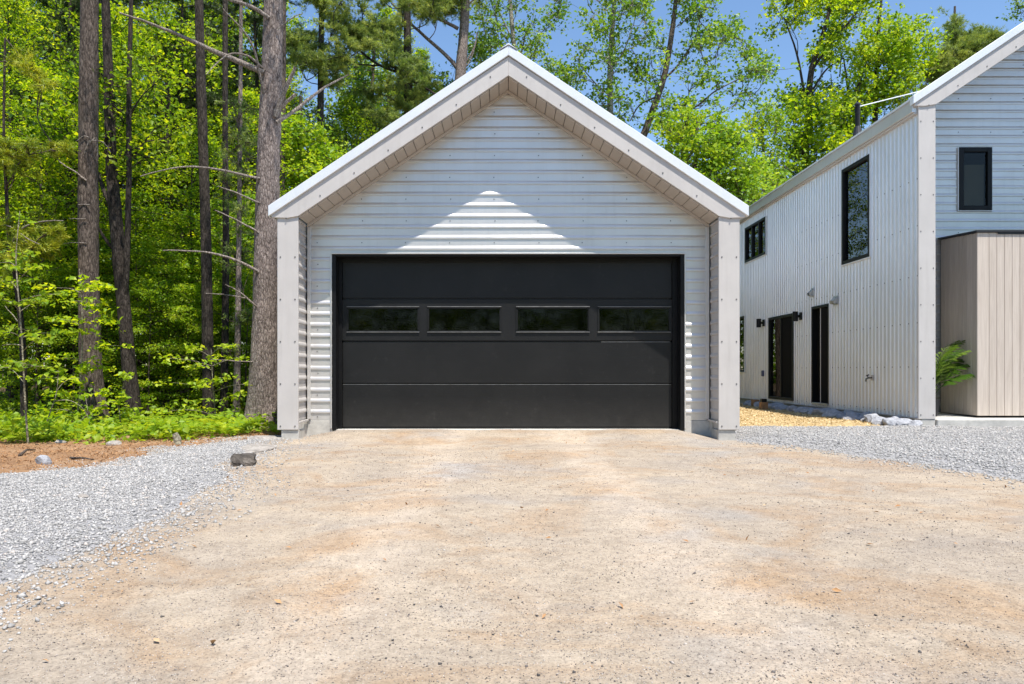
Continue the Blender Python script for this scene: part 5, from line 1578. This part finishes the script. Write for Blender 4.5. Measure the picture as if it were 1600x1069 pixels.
crown_tree('birch_tree', 'pale stemmed birch directly behind the gable peak', [(792, -90, 4), (797, 0, 6), (802, 60, 7), (806, 110, 8), (812, 300, 10), (815, 625, 14)], 27, 'pale_bark',
           [([(745, 20), (770, -50), (905, -50), (885, 20), (850, 50), (835, 90), (770, 70)], 0.6), ([(845, 80), (890, 90), (895, 150), (850, 150)], 0.15), ([(740, 60), (780, 70), (760, 100), (735, 95)], 0.25)], 72, 0.40, 58, 0.13, 'leaf_aspen', 251, dy=1.3,
           limbs=[([(806, 100), (816, 78), (822, 50)], 4, 2), ([(803, 70), (790, 40), (775, 10)], 3, 1.5)])
crown_tree('aspen_tree', 'open crowned aspen with pale trunk right of gable peak', [(966, -110, 5), (960, 0, 7), (955, 70, 8), (953, 130, 9), (954, 200, 10), (955, 400, 12), (955, 625, 16)], 25, 'pale_bark',
           [([(850, 190), (868, 120), (905, 90), (915, 130), (890, 190), (900, 215)], 0.22), ([(915, 60), (920, -50), (1015, -50), (1022, 50), (985, 70), (990, 130), (930, 120)], 0.55), ([(930, 130), (1000, 140), (985, 250), (935, 190)], 0.23)], 92, 0.36, 58, 0.13, 'leaf_aspen', 261, dy=1.4,
           limbs=[([(954, 150), (930, 130), (905, 100)], 3, 1.2), ([(954, 110), (975, 80), (990, 40)], 3, 1.2)])
crown_tree('aspen_tree', 'leaning aspen with wide crown against blue sky', [(1064, -110, 4), (1058, -20, 6), (1050, 50, 8), (1040, 110, 9), (1028, 150, 10), (1010, 200, 11), (990, 260, 12), (975, 400, 13), (970, 625, 18)], 26, 'mid_bark',
           [([(1040, -50), (1115, -50), (1118, 30), (1090, 70), (1050, 50)], 0.30), ([(1060, 70), (1150, 30), (1155, 60), (1120, 110), (1060, 140)], 0.22), ([(1100, 120), (1165, 70), (1212, 100), (1205, 135), (1150, 190), (1090, 170)], 0.24), ([(985, 80), (1035, 60), (1040, 140), (1000, 150)], 0.12), ([(1005, 150), (1080, 140), (1100, 200), (1030, 210)], 0.14)], 112, 0.36, 58, 0.13, 'leaf_aspen', 271, dy=1.4,
           limbs=[([(1036, 125), (1060, 100), (1085, 60), (1095, 20)], 4, 1.4), ([(1018, 180), (1080, 170), (1120, 140), (1160, 120)], 4, 1.4), ([(1028, 150), (1000, 165), (985, 190)], 3, 1.5)])
crown_tree('maple_tree', 'bright spring green maple over the right roof slope', [(1090, 190, 4), (1085, 280, 7), (1080, 400, 9), (1075, 628, 12)], 23, 'mid_bark',
           [([(1025, 190), (1080, 178), (1150, 205), (1190, 250), (1195, 330), (1130, 310), (1060, 245)], 1.0)], 110, 0.40, 95, 0.125, 'leaf_bright', 281, dy=1.3)
crown_tree('maple_tree', 'round yellow green tree top between the garage and house roofs', [(1190, 190, 3), (1195, 280, 6), (1196, 400, 8), (1196, 628, 11)], 30, 'mid_bark',
           [([(1165, 190), (1200, 158), (1230, 200), (1240, 260), (1200, 320), (1160, 320), (1190, 250)], 1.0)], 46, 0.5, 80, 0.13, 'leaf_bright', 291, dy=1.5)
crown_tree('maple_tree', 'tall dark stemmed maple spreading over the house eave', [(1312, -60, 4), (1300, 0, 5), (1284, 60, 7), (1268, 110, 9), (1262, 180, 10), (1258, 260, 12), (1256, 400, 13), (1255, 615, 17)], 33, 'dark_bark',
           [([(1196, 45), (1215, -30), (1375, -30), (1345, 40), (1300, 55), (1250, 40), (1215, 55)], 0.36), ([(1275, 50), (1320, 60), (1310, 100), (1280, 95)], 0.08), ([(1225, 140), (1290, 125), (1312, 180), (1330, 250), (1260, 300), (1215, 310), (1235, 220)], 0.56)], 140, 0.55, 95, 0.17, 'leaf', 301, dy=1.8,
           limbs=[([(1262, 180), (1246, 90), (1225, 30)], 5, 1.5), ([(1268, 110), (1296, 70), (1330, 30), (1360, -10)], 5, 1.5), ([(1264, 150), (1290, 110), (1318, 92)], 4, 1.5)])
crown_tree('maple_tree', 'light green maple behind the black stove pipe', [(1378, -10, 3), (1372, 60, 6), (1368, 160, 8), (1366, 300, 10), (1365, 612, 14)], 36, 'dark_bark',
           [([(1342, 70), (1380, 15), (1440, 42), (1472, 60), (1450, 110), (1420, 150), (1345, 200), (1340, 150)], 0.8), ([(1290, 160), (1345, 150), (1340, 215), (1300, 220)], 0.2)], 130, 0.55, 95, 0.17, 'leaf_bright', 311, dy=1.8,
           limbs=[([(1370, 110), (1395, 75), (1425, 60)], 4, 1.5), ([(1370, 130), (1352, 90), (1350, 60)], 3, 1.2)])
crown_tree('pine_tree', 'pale feathery pine tops above the house rake', [(1492, 10, 3), (1490, 80, 5), (1488, 160, 7), (1486, 612, 14)], 38, 'mid_bark',
           [([(1480, 80), (1490, 18), (1506, 60), (1500, 120), (1440, 140), (1450, 110)], 0.6), ([(1500, 90), (1525, 48), (1560, 62), (1520, 90)], 0.4)], 90, 0.5, 120, 0.17, 'needles', 321, 'needle', 1.6)
crown_tree('maple_tree', 'leafy branch tip in the top right corner over the roof', [(1640, -40, 6), (1645, 100, 9), (1650, 608, 15)], 34, 'dark_bark',
           [([(1574, -20), (1620, -40), (1640, 40), (1592, 22)], 1.0)], 12, 0.5, 80, 0.13, 'leaf_aspen', 331)
# bare dead tree
def dead_tree():
    Y = 35
    T = big_trunk('dead_tree', 'leafless dead tree with forked bare limbs left of stove pipe', [(1318, 90, 2), (1325, 150, 4), (1318, 190, 6), (1310, 240, 8), (1308, 400, 9), (1306, 613, 12)], Y, 'dark_bark', 10, 0.06, 71, rings=30)
    for lm, w0, w1 in [([(1322, 165), (1338, 140), (1350, 112), (1354, 90)], 4, 1), ([(1340, 135), (1352, 122), (1354, 105)], 2, .8), ([(1318, 190), (1302, 150), (1298, 115)], 3, 1), ([(1325, 150), (1330, 110), (1338, 75)], 2.4, .8), ([(1312, 120), (1316, 80), (1322, 60)], 2, .8)]:
        k = Y/FPX*0.5
        add_branch(T, [P(a, b, Y) for a, b in lm], [w0*k, w1*k], 'dark_bark')
dead_tree()

# ---- far-off wood closing the view on every side
n = 120000
az = rng.uniform(0, 2*PI, n); rad = rng.uniform(50, 62, n)
hmax = 8.5+5*fbm(az*12, rad*0.15, 1.0, 77)+np.where(np.cos(az-PI/2) < -0.1, 4, 0)
zz = hmax*rng.random(n)**1.2-0.2
pos = np.stack([rad*np.cos(az), rad*np.sin(az)+5, zz], -1)
me = leaf_mesh('distant_woods', pos, rng.uniform(0.28, 0.62, n), np.clip(0.4+fbm(az*40, zz*0.8, 1.0, 79)*0.9+rng.normal(size=n)*0.12, 0, 1), 0.5)
tag(link('distant_woods', me, M['leaf']), 'far-off green wood closing the view all round', 'wood', kind='stuff')

# ---- ground cover and ferns
def fern_edge(px_): return np.interp(px_, [-100, 0, 150, 300, 380, 430], [9.5, 9.65, 9.9, 10.25, 10.9, 11.5])
nf = 26000
Y = rng.uniform(9.6, 21, nf)
X = rng.uniform(-1, 0, nf)*(0.72*Y-3.4)-3.35
pxs = VX+X*FPX/Y
k = (Y > fern_edge(pxs)+rng.normal(size=nf)*0.12) & (pxs > -80) & (rng.random(nf) < np.where(Y < 13.5, 1, 0.6)) & (rng.random(nf) < np.clip(0.30+4.0*(fbm(X, Y, 1.3, 91)+0.06), 0.03, 1))
X, Y = X[k], Y[k]
Z = rng.random(len(X))**1.3*np.where(Y < 13.5, 0.16+0.5*np.clip(fbm(X, Y, 1.6, 95)+0.2, 0, 1), 0.45)-0.03
me = leaf_mesh('ground_cover', np.stack([X, Y, Z], -1), rng.uniform(0.055, 0.125, len(X)), np.clip(0.5+rng.normal(size=len(X))*0.22, 0, 1), 1.2)
tag(link('ground_cover', me, M['leaf_bright']), kind='stuff')

def frond_mesh(name, L0, lift, droop, seed):
    r = np.random.default_rng(seed)
    pts = []; p = np.zeros(3); e = lift
    n = 9
    for i_ in range(n):
        pts.append(p.copy()); p = p+np.array([math.cos(e), 0, math.sin(e)])*L0/(n-1); e -= droop
    P_ = np.array(pts)
    Vs, Fs, c = [], [], 0
    V, F = tube_np(P_, np.linspace(0.004, 0.001, n), 3)
    Vs.append(V); Fs.append(np.concatenate([F[:, [0, 1, 2]], F[:, [0, 2, 3]]])); c = len(V)
    for s in np.linspace(0.18, 0.99, 15):
        f_ = s*(n-1); i0 = min(n-2, int(f_)); q = P_[i0]+(P_[i0+1]-P_[i0])*(f_-i0); t = unit(P_[i0+1]-P_[i0])
        ll = L0*0.28*math.sin(PI*min(1, 0.18+s*0.80))**0.8+0.01
        for sg in (-1, 1):
            d = unit(np.array([0, sg, 0.0])*0.9+t*0.45+np.array([0, 0, -0.12+r.normal()*0.08]))
            wv = t*L0*0.030
            m_ = q+d*ll*0.45+np.array([0, 0, 0.006])
            Vs.append(np.array([q, m_+wv, q+d*ll, m_-wv])); Fs.append(np.array([[0, 1, 2], [0, 2, 3]])+c); c += 4
    V = np.concatenate(Vs)
    return np_mesh(name, V, np.concatenate(Fs), np.clip(0.5+r.normal()*0.2+r.normal(size=len(V))*0.1, 0, 1))
FR = [frond_mesh('frond', 0.50, 1.05, 0.17, 1), frond_mesh('frond', 0.42, 0.85, 0.16, 2), frond_mesh('frond', 0.56, 1.2, 0.2, 3)]
for q in FR: q.materials.append(M['fern'])
def fern(x, y, s, label, group):
    T = thing('fern', (x, y, -0.03), label, 'fern', group, rnd.uniform(0, 6.28))
    T.scale = (s, s, s)
    k = rnd.randint(6, 8)
    for j in range(k):
        o = bpy.data.objects.new('frond', FR[rnd.randrange(3)]); C.objects.link(o); o.parent = T
        o.rotation_euler = (rnd.uniform(-.15, .15), rnd.uniform(-.2, .2), j*6.283/k+rnd.uniform(-.3, .3))
        z_ = rnd.uniform(0.8, 1.15); o.scale = (z_, z_, z_)
cnt = 0
while cnt < 46:
    px_ = rnd.uniform(-40, 425)
    if px_ < 215 and rnd.random() < 0.72: continue
    e = float(fern_edge(px_))
    Y = e+0.2+rnd.random()**1.3*2.3
    x = at(px_, Y)
    if Y > 12.2 and abs(px_-412) < 40: continue
    if px_ > 380 and rnd.random() < 0.6: continue
    fern(x, Y, rnd.uniform(0.5, 1.05), f"{'yellow green' if px_ < 250 else 'green'} fern {'at the front' if Y < e+0.8 else 'in the middle' if Y < e+1.6 else 'at the back'} of the bank, {'by the pale sapling' if px_ < 70 else 'left of the second pine' if px_ < 130 else 'below the second pine' if px_ < 175 else 'below the forked trunk' if px_ < 240 else 'left of the straight trunk' if px_ < 310 else 'below the straight trunk' if px_ < 350 else 'near the thick pine'}", 'ferns along the forest edge')
    cnt += 1
fern(at(432, 11.3), 11.3, 0.6, 'little fern sprouting against left garage post', None)
